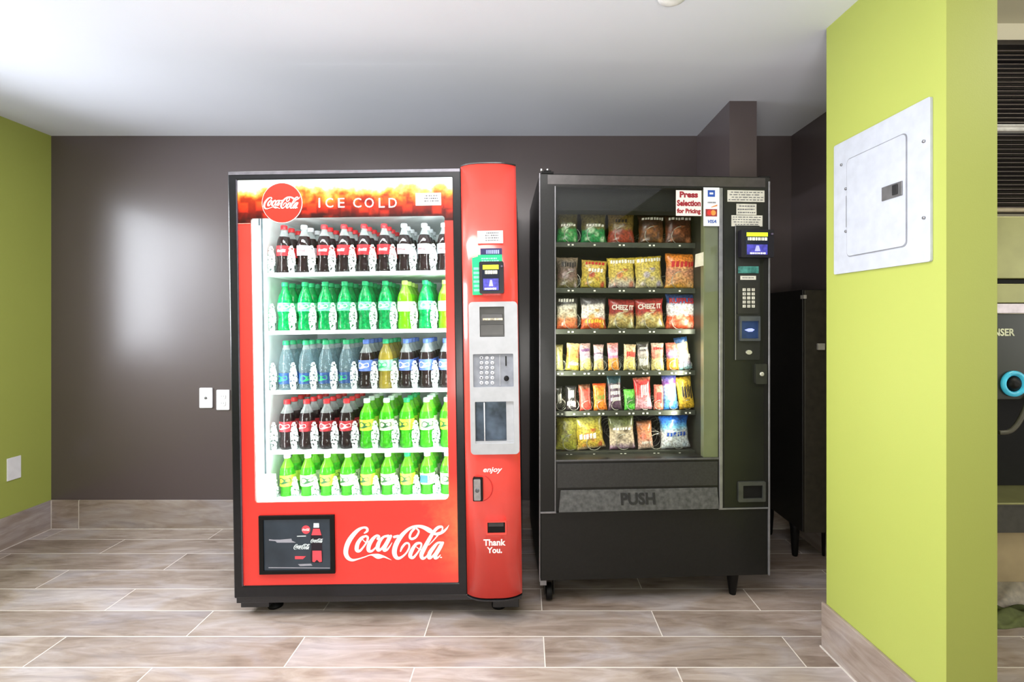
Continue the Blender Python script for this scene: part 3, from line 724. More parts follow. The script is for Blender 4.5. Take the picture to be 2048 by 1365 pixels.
# ---- red payment column
colL, colR = xd, xr
ztc, zbc = c_.p(980, 333)[1], c_.p(990, 1188)[1]
def bulge(u): return -.036*(1-abs(2*u-1)**3.2)
nC = 20; bzlo = c_.p(985, 893, -.037)[1]; bzhi = c_.p(985, 618, -.037)[1]; pm = MB(); prev = None
poly = [(colL+(colR-colL)*i/nC, bulge(i/nC)+.002) for i in range(nC+1)]
for i in range(nC):
    (xa, ya_), (xb, yb_) = poly[i], poly[i+1]
    for za_, zb2 in ((zbc, bzlo), (bzlo, bzhi), (bzhi, ztc)):
        if za_ == bzlo and .17 < (i+.5)/nC < .86: continue
        pm.face([(xa, ya_, za_), (xb, yb_, za_), (xb, yb_, zb2), (xa, ya_, zb2)], 0, True)
    pm.face([(xa, ya_, ztc), (xb, yb_, ztc), (xb, .062, ztc), (xa, .062, ztc)], 1)
    pm.face([(xa, ya_, zbc), (xa, .062, zbc), (xb, .062, zbc), (xb, yb_, zbc)], 1)
pm.face([(colL, .002, zbc), (colL, .002, ztc), (colL, .062, ztc), (colL, .062, zbc)], 0); pm.face([(colR, .002, zbc), (colR, .062, zbc), (colR, .062, ztc), (colR, .002, ztc)], 0)
bmesh.ops.remove_doubles(pm.bm, verts=pm.bm.verts, dist=1e-5)
colm = add(pm, 'payment_column', [M_redp, M_blk])
for z_ in (ztc, zbc-.012):
    cap_ = MB()
    for i in range(nC):
        (xa, ya_), (xb, yb_) = poly[i], poly[i+1]
        cap_.hexa([(xa, ya_-.002, z_+.0005), (xb, yb_-.002, z_+.0005), (xb, .062, z_+.0005), (xa, .062, z_+.0005), (xa, ya_-.002, z_+.0055), (xb, yb_-.002, z_+.0055), (xb, .062, z_+.0055), (xa, .062, z_+.0055)])
    bmesh.ops.remove_doubles(cap_.bm, verts=cap_.bm.verts, dist=1e-5); add(cap_, 'column_end_cap', M_blk)
DC = -.037
def cr(x0, x1, y0, y1, d=DC): return c_.r(x0, x1, y0, y1, d)
# grey bezel with three openings
b = cr(940, 1037, 604, 908); o1 = cr(960, 1009, 614, 674); o2 = cr(947, 1027, 708, 774); o3 = cr(951, 1028, 803, 886)
bz = MB().plate([rrect(*b, .016), rrect(*o1, .002), rrect(*o2, .004), rrect(*o3, .004)], DC-.012, DC+.03)
bezel = add(bz, 'grey_bezel', M_grey, .003)
ba = MB().box(o1[0], o1[1], DC-.004, DC+.01, o1[2], o1[3], 0)
zm = (o1[2]+o1[3])/2
ba.box(o1[0]+.004, o1[1]-.004, DC-.014, DC-.004, zm-.052, zm-.012, 0); ba.hexa([(o1[0]+.005, DC-.018, zm+.004), (o1[1]-.005, DC-.018, zm+.004), (o1[1]-.005, DC-.004, zm+.004), (o1[0]+.005, DC-.004, zm+.004), (o1[0]+.008, DC-.01, zm+.03), (o1[1]-.008, DC-.01, zm+.03), (o1[1]-.008, DC-.004, zm+.03), (o1[0]+.008, DC-.004, zm+.03)], 0)
ba.box(o1[0]+.012, o1[1]-.006, DC-.0195, DC-.0185, zm+.006, zm+.014, 1)
add(ba, 'bill_acceptor', [mat('dark_grey_plastic', S(58, 56, 54), .3), mat('slot_beige', S(200, 190, 165), .4, 0, .3, 120)], .001, bezel)
kp = add(MB().box(o2[0], o2[1], DC, DC+.01, o2[2], o2[3]), 'keypad_panel', mat('keypad_grey', S(140, 144, 154), .55, .1), parent=bezel)
for rr_ in range(6):
    for cc in range(3):
        kx, kz = c_.p(963+11*cc, 716+10*rr_, DC)
        kb = MB().lathe([(.0078, 0), (.0078, -.003), (.006, -.0045)], 12, (kx, DC, kz), 0, 'y'); text_geo(kb, '123456789*0#'[(rr_*3+cc) % 12], kx, kz, .005, .007, DC-.0045, 1, .0003)
        add(kb, 'key', [mat('key_silver', S(200, 202, 210), .5, .1), mat('key_ink', S(70, 75, 85), .5)], parent=kp)
kx, kz = c_.p(1000, 740, DC); add(MB().box(kx-.001, kx+.001, DC-.004, DC, o2[2]+.004, o2[3]-.004), 'divider_rib', M_grey, parent=kp)
kx, kz = c_.p(1012, 722, DC); add(MB().box(kx-.0025, kx+.0025, DC-.004, DC, kz-.02, kz+.018), 'coin_slot', M_black, parent=kp)
kx, kz = c_.p(1013, 757, DC); add(MB().lathe([(.010, 0), (.010, -.012), (.006, -.016)], 16, (kx, DC, kz), 0, 'y'), 'return_button', M_black, parent=kp)
dpm = MB().box(o3[0], o3[1], DC+.022, DC+.028, o3[2], o3[3], 0); dpm.box(o3[1]-.03, o3[1], DC-.002, DC+.02, o3[2], o3[3], 1); dpm.box(o3[0], o3[1], DC-.006, DC+.02, o3[2], o3[2]+.008, 1)
add(dpm, 'delivery_port', [mat('port_reflection_grey', S(120, 128, 142), .3, .3, .4, 14), M_grey], parent=bezel)  # grey-blue reflections in the port put into its back colour
add(MB().box(o3[0]+.001, o3[1]-.03, DC-.004, DC-.001, o3[2]+.008, o3[3]-.001), 'port_door', glass('smoked_glass', (.75, .78, .8, 1), 1.0, .05), parent=bezel)
x_, z_ = c_.p(969, 845, DC-.006); add(MB().box(x_-.002, x_+.002, DC-.0065, DC-.004, o3[2]+.006, o3[3]-.004), 'port_door_edge', M_silver, parent=bezel)
# labels and reader
r_ = cr(955, 1006, 462, 487); lb = MB().box(r_[0], r_[1], DC-.002, DC+.004, r_[2], r_[3], 0); squiggle(lb, r_[0]+.03, r_[1]-.015, r_[2]+.006, r_[3]-.004, DC-.0024, 4); add(lb, 'paper_label', [M_ink, M_print])
r_ = cr(961, 1004, 497, 510); lb = MB().box(r_[0], r_[1], DC-.0015, DC+.004, r_[2], r_[3], 0); squiggle(lb, r_[0]+.02, r_[1]-.004, r_[2]+.003, r_[3]-.006, DC-.002, 1, 1, .9); add(lb, 'blue_label', [mat('navy_sticker', S(38, 36, 86), .4), mat('pale_blue_ink', S(150, 160, 215), .5)])
ga = c_.p(944, 512, DC)[0]; gb = c_.p(1004, 512, DC)[0]; gc = c_.p(962, 530, DC)[0]
gz = [c_.p(975, v, DC)[1] for v in (510, 528, 590)]
gp = [(ga, gz[2]), (gc+.004, gz[2]), (gc+.004, gz[1]), (gb, gz[1]), (gb, gz[0]), (gc-.012, gz[0]), (gc-.012, gz[0]-.006), (ga, gz[0]-.012)]
lb = MB().plate([gp], DC-.0025, DC+.02, 0); squiggle(lb, gc-.005, gb-.01, gz[1]+.006, gz[0]-.01, DC-.003, 2); squiggle(lb, ga+.004, gc-.006, gz[2]+.01, gz[1]-.01, DC-.003, 6)
add(lb, 'green_sticker', [mat('green_sticker', S(20, 190, 125), .4, 0, .05), mat('pale_green_ink', S(150, 235, 200), .5)])
def reader(fr, par, x0, x1, y0, y1, d, addf):
    a, b_, c0, d0 = fr.r(x0, x1, y0, y1, d)
    w_, h_ = b_-a, d0-c0
    base = MB().plate([rrect(a, b_, c0, d0, .006)], d-.03, d+.01); rd_ = addf(base, 'card_reader', mat('reader_black', S(22, 20, 30), .35), .003, parent=par)
    s = MB().plate([rect(a+.12*w_, b_-.17*w_, c0+.09*h_, d0-.09*h_)], d-.0315, d-.030, 0)
    s.box(a+.15*w_, b_-.2*w_, d-.0325, d-.0315, d0-.25*h_, d0-.11*h_, 1)
    s.box(a+.16*w_, b_-.21*w_, d-.0325, d-.0315, c0+.10*h_, c0+.46*h_, 2)
    squiggle(s, a+.18*w_, b_-.18*w_, c0+.60*h_, c0+.72*h_, d-.033, 1, 3, .9); squiggle(s, a+.2*w_, b_-.22*w_, c0+.11*h_, c0+.18*h_, d-.0335, 1, 3, .8)
    xm = (a+b_)/2-.02*w_
    s.face([(xm-.09*w_, d-.0335, c0+.22*h_), (xm+.09*w_, d-.0335, c0+.22*h_), (xm+.04*w_, d-.0335, c0+.42*h_), (xm-.04*w_, d-.0335, c0+.42*h_)], 4)
    addf(s, 'reader_screen', [mat('reader_dark', S(30, 34, 48), .2, emit=.3), mat('reader_yellow', S(206, 222, 40), .4, emit=.75), mat('reader_blue', S(60, 58, 150), .4, 0, .2, 60, emit=.7), mat('reader_text', S(225, 225, 200), .4, emit=.8), mat('reader_light_blue', S(150, 150, 240), .4, emit=.9)], parent=rd_)
    addf(MB().lathe([(.004, 0), (.004, -.006)], 10, (b_-.07*w_, d-.03, d0-.16*h_), 0, 'y'), 'reader_lug', mat('reader_lug_grey', S(95, 85, 110), .4), parent=rd_)
    return rd_
reader(c_, dm, 960, 1008, 525, 588, DC, add)
# writing, lock, coin return
t_ = MB(); x_, z_ = c_.p(985.5, 941.5, DC); text_geo(t_, 'enjoy', x_, z_, 38/F*1.9, 13/F*1.9, DC-.0002, 0, .0008, .25, .02); add(t_, 'enjoy_lettering', M_ink)
t_ = MB(); x_, z_ = c_.p(989, 1085.5, DC); text_geo(t_, 'Thank', x_, z_, 44/F*1.9, 13/F*1.9, DC-.0002, 0, .0008, 0, .03); x_, z_ = c_.p(989, 1101, DC); text_geo(t_, 'You.', x_, z_, 30/F*1.9, 12/F*1.9, DC-.0002, 0, .0008, 0, .03); add(t_, 'thank_you_lettering', M_ink)
r_ = cr(946, 966, 955, 1002, DC+.004); lk = MB().plate([rrect(r_[0], r_[1], r_[2], r_[3], .004)], DC-.004, DC+.02, 0); lk.plate([rrect(r_[0]+.005, r_[1]-.008, r_[2]+.006, r_[3]-.004, .003)], DC-.012, DC-.004, 1)
lk.lathe([(.008, -.012), (.008, -.018), (.005, -.019)], 14, ((r_[0]+r_[1])/2-.001, DC, (r_[2]+r_[3])/2), 2, 'y'); add(lk, 'door_lock', [M_black, M_silver, mat('lock_steel', S(110, 112, 118), .3, .8)], .001)
x_, z_ = c_.p(958, 977, DC+.003); ar = MB(); rad = 27/F*1.9
ar.tube([(x_+rad*math.cos(a), DC+.0005+.006*(1-math.cos(a)), z_+rad*math.sin(a)) for a in [(-1.25+2.5*k/20) for k in range(21)]], .0016, 6); add(ar, 'embossed_arc', mat('dull_red', S(205, 40, 40), .35))
r_ = cr(973, 1013, 1043, 1069, DC); cn = MB().plate([rrect(r_[0], r_[1], r_[2], r_[3], .003), rrect(r_[0]+.004, r_[1]-.005, r_[2]+.006, r_[3]-.003, .002)], DC-.006, DC+.02, 0); cn.box(r_[0]+.005, r_[1]-.005, DC-.001, DC+.01, r_[2]+.005, r_[3]-.003, 1); cn.box(r_[0]+.008, r_[1]-.012, DC-.003, DC+.004, r_[3]-.02, r_[3]-.004, 2)
add(cn, 'coin_return', [M_redp, M_black, mat('flap_grey', S(60, 58, 60), .3)], .001)

# ================================================================ snack machine
SF = ((.556, 2.026, 0), (0, 0, .0505))
s_ = Frame(*SF)
sm = empty('snack_vending_machine', 'black glass-front snack vending machine with coiled spirals, bags and candy bars', 'vending machine', *SF)
def adds(mb, name, mats, bev=0, parent=sm, **k): return mb.build(name, mats, parent, bev=bev, **k)
M_sblk = mat('satin_black_steel', S(20, 20, 19), .42, 0, .1, 120, .06, .05, 0, .35)
M_sdk = mat('dark_interior', S(40, 42, 34), .55, 0, .1)
M_edge = mat('worn_edge_trim', S(140, 140, 145), .35, .6)
a0 = s_.p(1079, 760)[0]; a1 = (s_.p(1546, 760)[0]+s_.p(1533, 760)[0])/2; q1 = (s_.p(1300, 350))[1]; q0 = s_.p(1300, 1158)[1]
DD = .67
sh = MB(); t = .02
sh.box(a0, a0+t, .03, DD, q0, q1); sh.box(a1-t, a1, .03, DD, q0, q1); sh.box(a0+t, a1-t, .03, DD, q1-t, q1); sh.box(a0+t, a1-t, .03, DD, q0, q0+t); sh.box(a0+t, a1-t, DD-t, DD, q0+t, q1-t)
adds(sh, 'cabinet', M_sblk, .003)
wx0 = s_.p(1112, 650)[0]; wx1 = s_.p(1437, 650)[0]; wz1 = s_.p(1270, 376)[1]; wz0 = s_.p(1270, 918)[1]
kz1 = s_.p(1300, 1021)[1]
fr = MB().plate([rect(a0, a1, kz1, q1-.001), rect(wx0, wx1, wz0, wz1), ], 0, .03)
adds(fr, 'door_frame', M_sblk, .003)
kpn = MB().box(a0+.004, a1-.002, .004, .03, q0, kz1-.003); adds(kpn, 'kick_panel', M_sblk, .003)
adds(MB().box(a0-.001, a0+.003, -.003, .03, q0, q1), 'left_edge_trim', M_edge, .001)
adds(MB().box(a1-.007, a1+.001, -.003, .03, q0, q1-.02), 'right_edge_trim', M_edge, .002)
ex = s_.p(1110.5, 650)[0]; adds(MB().box(ex-.0025, ex+.0015, -.004, .001, kz1, wz1+.002), 'window_trim_left', M_edge, .0005)
ex = s_.p(1441, 650)[0]; adds(MB().box(ex-.0075, ex+.0075, -.006, .001, kz1, wz1+.004), 'window_trim_right', M_edge, .002)
adds(MB().box(wx0, wx1, -.004, .001, wz0-.007, wz0), 'window_trim_bottom', mat('dull_trim', S(100, 100, 104), .35, .5), .0005)
adds(MB().box(a0+.004, s_.p(1112, 1020)[0], -.004, .001, kz1-.004, kz1+.003), 'lower_trim', M_edge, .0005); adds(MB().box(s_.p(1437, 1020)[0], a1-.008, -.004, .001, kz1-.003, kz1+.003), 'lower_trim', M_edge, .0005)
adds(MB().box(a0+.034, a1-.02, -.0015, .0005, q1-.046, q1-.006), 'top_rail', mat('grey_sheen_rail', S(70, 66, 66), .3, .2), .002)
# interior box
ix1 = s_.p(1408, 650)[0]
ib = MB(); ib.box(wx0-.02, wx0-.005, .035, .60, wz0-.01, wz1+.02); ib.box(ix1+.012, ix1+.022, .035, .60, wz0-.01, wz1+.02); ib.box(wx0-.02, ix1+.02, .60, .61, wz0-.01, wz1+.02); ib.box(wx0-.02, ix1+.02, .035, .60, wz1+.02, wz1+.03); ib.box(wx0-.02, ix1+.02, .035, .60, wz0-.02, wz0-.01)
adds(ib, 'interior_liner', M_sdk)
adds(MB().box(ix1, wx1, .004, .034, wz0, wz1), 'side_lamp_cover', mat('strip_green_grey_reflection', S(118, 124, 96), .35, .1, .12, 5), .001)  # green-grey reflection on the strip painted as its colour
adds(MB().box(wx0-.003, wx1+.003, .0005, .004, wz0-.003, wz1+.003), 'window_glass', glass('snack_glass', (.97, .98, .96, 1)))
# black block added to make the top of the interior dark
adds(MB().box(wx0, ix1, .04, .12, s_.p(1260, 422, .04)[1], wz1+.01), 'dark_top_block', mat('top_block_black', S(26, 28, 27), .6, spec=.2))
area('snack_lamp', (ix1-.006, .05, (wz0+wz1)/2-.08), ((wx0+ix1)/2-.1, .14, (wz0+wz1)/2), .012, .8, 4.2, (1, .97, .82), sm)
area('snack_fill_left', (wx0+.006, .042, (wz0+wz1)/2-.08), ((wx0+ix1)/2+.1, .16, (wz0+wz1)/2), .010, .8, 3.8, (1, .97, .82), sm)  # extra fill added at the left; the machine's tube is at the right
# lower bin
bx0, bx1, bz0_, bz1_ = s_.r(1114, 1435, 926, 974, 0); adds(MB().box(bx0, bx1, -.003, .002, bz0_, bz1_), 'bin_cover', mat('bin_black', S(44, 44, 44), .42, 0, .1, 120, .1), .002)
f0, f1, g0_, g1_ = s_.r(1116, 1434, 978, 1018, 0)
fl = MB().hexa([(f0, -.026, g0_), (f1, -.022, g0_), (f1, .0, g0_), (f0, .0, g0_), (f0+.01, -.004, g1_), (f1, -.004, g1_), (f1, .0, g1_), (f0+.01, .0, g1_)])
flap = adds(fl, 'push_flap', mat('worn_flap_black', S(74, 74, 74), .5, 0, .22, 60, .1), .002)
t_ = MB(); x_, z_ = s_.p(1276, 998, -.015); text_geo(t_, 'PUSH', 0, 0, 70/F*2.0, 23/F*2.0, 0, 0, .0015, 0, .03)
t_.build('push_lettering', mat('flap_ink', S(22, 22, 22), .6), flap, (x_, -.0155, z_), (-.24*1.0, 0, 0))
adds(MB().box(bx0, bx1, -.001, .001, g0_-.004, g0_), 'bin_gap', M_black)
# right hand control panel
cp0, cp1, cpz0, cpz1 = s_.r(1446, 1530, 378, 1017, 0); adds(MB().box(cp0+.004, cp1-.006, -.002, .001, cpz0+.004, cpz1), 'control_panel', mat('control_black', S(26, 28, 22), .35, 0, .12, 4, 0, 0, 0, .4), .001)
v0, v1, v2, v3 = s_.r(1469, 1518, 452, 720, 0); adds(MB().plate([rrect(v0, v1, v2, v3, .004)], -.007, -.0025), 'selector_plate', mat('selector_black', S(30, 31, 30), .4), .0015)
adds(MB().box(v0-.001, v0+.0022, -.0085, -.006, v2, v3), 'selector_edge', M_edge)
def paper(x0, x1, y0, y1, rows, d=-.004, m=None, name='paper_label'):
    r_ = s_.r(x0, x1, y0, y1, d); lb = MB().box(r_[0], r_[1], d, d+.0018, r_[2], r_[3], 0); squiggle(lb, r_[0]+.004, r_[1]-.004, r_[2]+.003, r_[3]-.003, d-.0004, rows, 1, .35); return adds(lb, name, [m or mat('cream_paper', S(205, 203, 192), .6), M_print])
paper(1455, 1529, 381, 404, 4); paper(1473, 1513, 408, 430, 3); paper(1463, 1525, 431, 453, 4)
reader(s_, sm, 1476, 1540, 462, 517, -.007, adds)
r_ = s_.r(1476, 1517, 533, 547, -.008); adds(MB().box(r_[0], r_[1], -.010, -.007, r_[2], r_[3]), 'display_window', mat('lcd_teal', S(58, 112, 106), .2, 0, .35, 40, emit=.3), .001)
paper(1481, 1512, 552, 560, 1, -.009)
r_ = s_.r(1474, 1516, 566, 628, -.008); kpd = adds(MB().plate([rrect(*r_, .003)], -.012, -.0072), 'keypad_panel', mat('keypad_black', S(34, 34, 32), .4), .001)
for i in range(5):
    for j in range(3):
        kx, kz = s_.p(1488+9*j, 580+8.2*i, -.012); kb = MB().box(kx-.0062, kx+.0062, -.0155, -.012, kz-.006, kz+.006, 0)
        text_geo(kb, 'ABC123456789*0#'[i*3+j], kx, kz, .0045, .006, -.0155, 1, .0003); adds(kb, 'key', [mat('key_white', S(205, 203, 190), .4), M_print], parent=kpd)
r_ = s_.r(1478, 1518, 633, 682, -.008); bv = MB().plate([rrect(*r_, .003), rect(r_[0]+.006, r_[1]-.006, r_[2]+.010, r_[3]-.02)], -.020, -.0072, 0); bv.box(r_[0]+.006, r_[1]-.006, -.012, -.008, r_[2]+.01, r_[3]-.02, 1)
xm = (r_[0]+r_[1])/2; zm = (r_[2]+r_[3])/2-.006
bv.face([(xm-.022, -.0128, zm), (xm-.006, -.0128, zm+.006), (xm+.01, -.0128, zm+.007), (xm+.022, -.0128, zm+.001), (xm+.012, -.0128, zm-.007), (xm-.004, -.0128, zm-.008)], 2)
adds(bv, 'bill_acceptor', [mat('validator_grey', S(78, 82, 86), .3, .2), mat('validator_blue', S(30, 50, 90), .3, emit=.3), mat('arrow_glow', S(150, 160, 250), .3, emit=1.0)], .001)
kx, kz = s_.p(1497, 705, -.008); adds(MB().plate([[(kx+.013*math.cos(2*PI*k/20), kz+.0095*math.sin(2*PI*k/20)) for k in range(20)]], -.014, -.0072), 'coin_slot', mat('nickel', S(205, 205, 190), .3, .5), .001)
r_ = s_.r(1509, 1531, 728, 768, -.004); lk = MB().plate([rrect(*r_, .004)], -.016, -.001, 0); lk.lathe([(.009, -.016), (.009, -.021), (.006, -.023)], 16, ((r_[0]+r_[1])/2, 0, (r_[2]+r_[3])/2), 1, 'y'); adds(lk, 'door_lock', [mat('lock_housing', S(52, 54, 46), .4, .3), mat('nickel', S(205, 205, 190), .3, .5)], .001)
r_ = s_.r(1475, 1529, 963, 1003, -.002); cn = MB().plate([rrect(*r_, .004), rrect(r_[0]+.02, r_[1]-.012, r_[2]+.014, r_[3]-.016, .003)], -.012, -.001, 0); cn.box(r_[0]+.02, r_[1]-.012, -.004, -.002, r_[2]+.014, r_[3]-.016, 1); adds(cn, 'coin_return', [mat('coin_cup_grey', S(74, 76, 72), .35, .3), M_black], .001)
# stickers on the glass
r_ = s_.r(1352, 1403, 381, 432, -.001); stk = MB().box(r_[0], r_[1], -.0012, .0003, r_[2], r_[3], 0); ww = r_[1]-r_[0]; h3 = (r_[3]-r_[2])/3
for i, (tt, sc_) in enumerate((('Press', .72), ('Selection', .93), ('for Pricing', .93))): text_geo(stk, tt, (r_[0]+r_[1])/2, r_[3]-h3*(i+.5), ww*sc_, h3*.74, -.0013, 1, .0004, 0, .05)
adds(stk, 'pricing_sticker', [mat('sticker_white', S(238, 226, 222), .5, 0, .02), mat('sticker_dark_red', S(150, 28, 42), .5)])
r_ = s_.r(1406, 1437, 376, 453, -.001); cs = MB().box(r_[0], r_[1]+.001, -.0065, -.0045, r_[2], r_[3], 0); cxm = (r_[0]+r_[1])/2; hh_ = r_[3]-r_[2]; w_ = r_[1]-r_[0]
cs.box(cxm-.23*w_, cxm+.23*w_, -.007, -.0064, r_[3]-.24*hh_, r_[3]-.07*hh_, 1); cs.box(cxm-.12*w_, cxm+.12*w_, -.0074, -.0069, r_[3]-.18*hh_, r_[3]-.13*hh_, 0)
squiggle(cs, cxm-.25*w_, cxm+.3*w_, r_[3]-.42*hh_, r_[3]-.36*hh_, -.0068, 1, 4); cs.face([(cxm, -.0069, r_[3]-.50*hh_), (cxm+.38*w_, -.0069, r_[3]-.44*hh_), (cxm+.38*w_, -.0069, r_[3]-.48*hh_), (cxm, -.0069, r_[3]-.52*hh_)], 5)
cs.box(cxm-.37*w_, cxm+.37*w_, -.007, -.0064, r_[3]-.75*hh_, r_[3]-.56*hh_, 2)
for k_, xx, mi_ in ((0, cxm-.12*w_, 3), (1, cxm+.12*w_, 5)): cs.face([(a, -.0074, b__) for a, b__ in circ(xx, r_[3]-.655*hh_, .17*w_, 20)], mi_)
text_geo(cs, 'VISA', cxm+.05*w_, r_[3]-.88*hh_, .55*w_, .085*hh_, -.0066, 1, .0004, .3, .03)
adds(cs, 'card_sticker', [mat('card_white', S(225, 228, 236), .5, 0, .01), mat('card_blue', S(32, 78, 170), .5), mat('card_maroon', S(150, 50, 50), .5), mat('card_red', S(214, 50, 50), .5), M_print, mat('card_orange', S(232, 150, 70), .5)])
r_ = s_.r(1391, 1408, 504, 536, 0); adds(MB().plate([[(r_[0]+.002, r_[3]-.01), (r_[0]-.001, r_[2]+.002), (r_[1], r_[2]+.01), (r_[1], r_[3]), ]], .0045, .006), 'paper_tag', mat('pale_paper', S(222, 214, 200), .6))
# hinge with bolts
hx, hz = s_.p(1093, 346, 0); hg = MB().box(hx-.02, hx+.03, .0, .06, q1, q1+.008); hg.box(hx-.01, hx+.02, .0, .03, q1+.008, q1+.013)
for bx in (1083, 1095):
    x_, _ = s_.p(bx, 340, .015); hg.lathe([(.005, q1+.012), (.005, q1+.022), (.003, q1+.024)], 10, (x_, .015, 0), 1)
adds(hg, 'hinge', [M_black, mat('bolt_steel', S(190, 190, 190), .3, .7)], .001)
x_, _ = s_.p(1525, 352, .02); adds(MB().box(x_-.02, x_+.03, .012, .05, q1, q1+.006), 'corner_bracket', M_black, .001)
# legs
def leg(x, y, r0=.026, r1=.014, h=None):
    h = q0
    return MB().lathe([(r1, .0008), (r1, .006), (r1+.001, .01), (r0, h-.02), (r0+.008, h-.012), (r0+.008, h+.0)], 16, (x, y, 0))
lx = s_.p(1466, 1170, .06)[0]
for x, y in ((lx, .065), (lx, .58), (a0+.09, .58)): adds(leg(x, y), 'leg', M_black)
cx_, _ = s_.p(1099, 1190, .04)
ca = MB().box(cx_-.03, cx_+.03, .035, .10, q0-.016, q0, 0); ca.box(cx_-.022, cx_-.017, .045, .09, .03, q0-.01, 0); ca.box(cx_+.017, cx_+.022, .045, .09, .03, q0-.01, 0)
ca.lathe([(.014, -.014), (.033, -.012), (.034, 0), (.033, .012), (.014, .014)], 20, (cx_, .067, .0345), 1, 'x'); adds(ca, 'caster', [M_sblk, M_black], .001)
adds(MB().box(a0+.002, a0+.03, .005, .05, q0-.02, q0+.01), 'corner_bracket', M_edge, .002)

# ---- trays, spirals, price tags
DT = .115
tray_y = [487, 578, 660, 743, 823, 904]; tz = [s_.p(1250, y, DT)[1] for y in tray_y]
M_tray = mat('tray_black', S(62, 66, 58), .4, .2, .1); M_wire = mat('spiral_wire', S(190, 190, 178), .3, .5)
def coil(rad, pitch, turns, wire=.0016):
    pts = []
    n = 16
    for i in range(int(turns*n)+1):
        a = 2*PI*i/n+PI/2; pts.append((rad*math.cos(a), pitch*i/n, rad+wire+rad*math.sin(a)))
    return MB().tube(pts, wire, 5)
cent = [[1141, 1187, 1243, 1303, 1357]]*3+[[1120, 1146, 1173, 1202, 1231, 1262, 1290, 1317, 1347, 1375]]*2+[[1138, 1186, 1246, 1312, 1357]]
big = small = None
for r in range(6):
    tb = MB().box(wx0+.0, ix1+.008, DT, .58, tz[r]-.003, tz[r]); tb.box(wx0+.0, ix1+.008, DT-.004, DT, tz[r]-.019, tz[r]+.003)
    tray = adds(tb, 'tray', M_tray, .0008)
    tpos = cent[r]
    for i, cxp in enumerate(tpos):
        x_, _ = s_.p(cxp, 600, DT)
        if len(tpos) == 5:
            if big is None: big = coil(.038, .05, 9); o = big = big.build('spiral', M_wire, tray)
            else: o = big.copy(); COL.objects.link(o); o.parent = tray
        else:
            if small is None: small = coil(.023, .035, 12); o = small = small.build('spiral', M_wire, tray)
            else: o = small.copy(); COL.objects.link(o); o.parent = tray
        o.location = (x_+(.012 if len(tpos) == 5 else .008), DT+.001, tz[r]+.0005)
        tg = MB()
        for dx in ((-.009, .009) if i % 3 != 1 else (0.004,)): tg.box(x_+dx-.0042, x_+dx+.0042, DT-.006, DT-.0042, tz[r]-.0125, tz[r]-.006)
        tg.build('price_tag', mat('tag_white', S(235, 235, 225), .5), tray)

# ---- bags and bars
def bag_mat(name, stops, blot=None, bs=30, amt=.5, rough=.28):
    g = N(name); tc = g.n('TexCoord'); sep = g.n('SeparateXYZ', {0: (tc, 0)})
    no = g.n('TexNoise', {'Vector': (tc, 3), 'Scale': 38.0, 'Detail': 2.0})
    z = g.math('ADD', (sep, 2), g.math('MULTIPLY', g.math('SUBTRACT', (no, 0), .5), .22))
    c = g.ramp(z, [(p, S(*q)) for p, q in stops])
    cc = c
    if blot:
        vo = g.n('TexVoronoi', {'Vector': (tc, 3), 'Scale': float(bs)}); f = g.ramp((vo, 0), [(.25, (1, 1, 1, 1)), (.5, (0, 0, 0, 1))])
        x = g.math('SUBTRACT', (sep, 0), .5); win = g.math('LESS_THAN', g.math('ABSOLUTE', x), .38)
        win2 = g.math('LESS_THAN', (sep, 2), .62); k = g.math('MULTIPLY', g.math('MULTIPLY', g.math('MULTIPLY', (f, 0), win), win2), amt)
        cc = g.mix(k, c, S(*blot))
    sn = g.n('TexNoise', {'Vector': (tc, 3), 'Scale': 120.0, 'Detail': 3.0}); cc = g.mix(.75, cc, g.ramp((sn, 0), [(.38, (.42, .38, .36, 1)), (.5, (.95, .95, .95, 1)), (.62, (1.35, 1.35, 1.3, 1))]), 'MULTIPLY')
    wr = g.n('TexNoise', {'Vector': (tc, 3), 'Scale': 55.0, 'Detail': 3.0}); b = g.n('Bump', {'Strength': .5, 'Distance': .004, 'Height': (wr, 0)})
    return g.done(g.n('BsdfPrincipled', {'Base Color': cc, 'Roughness': rough, 'Normal': b, 'Coat Weight': .3, 'Coat Roughness': .15}))
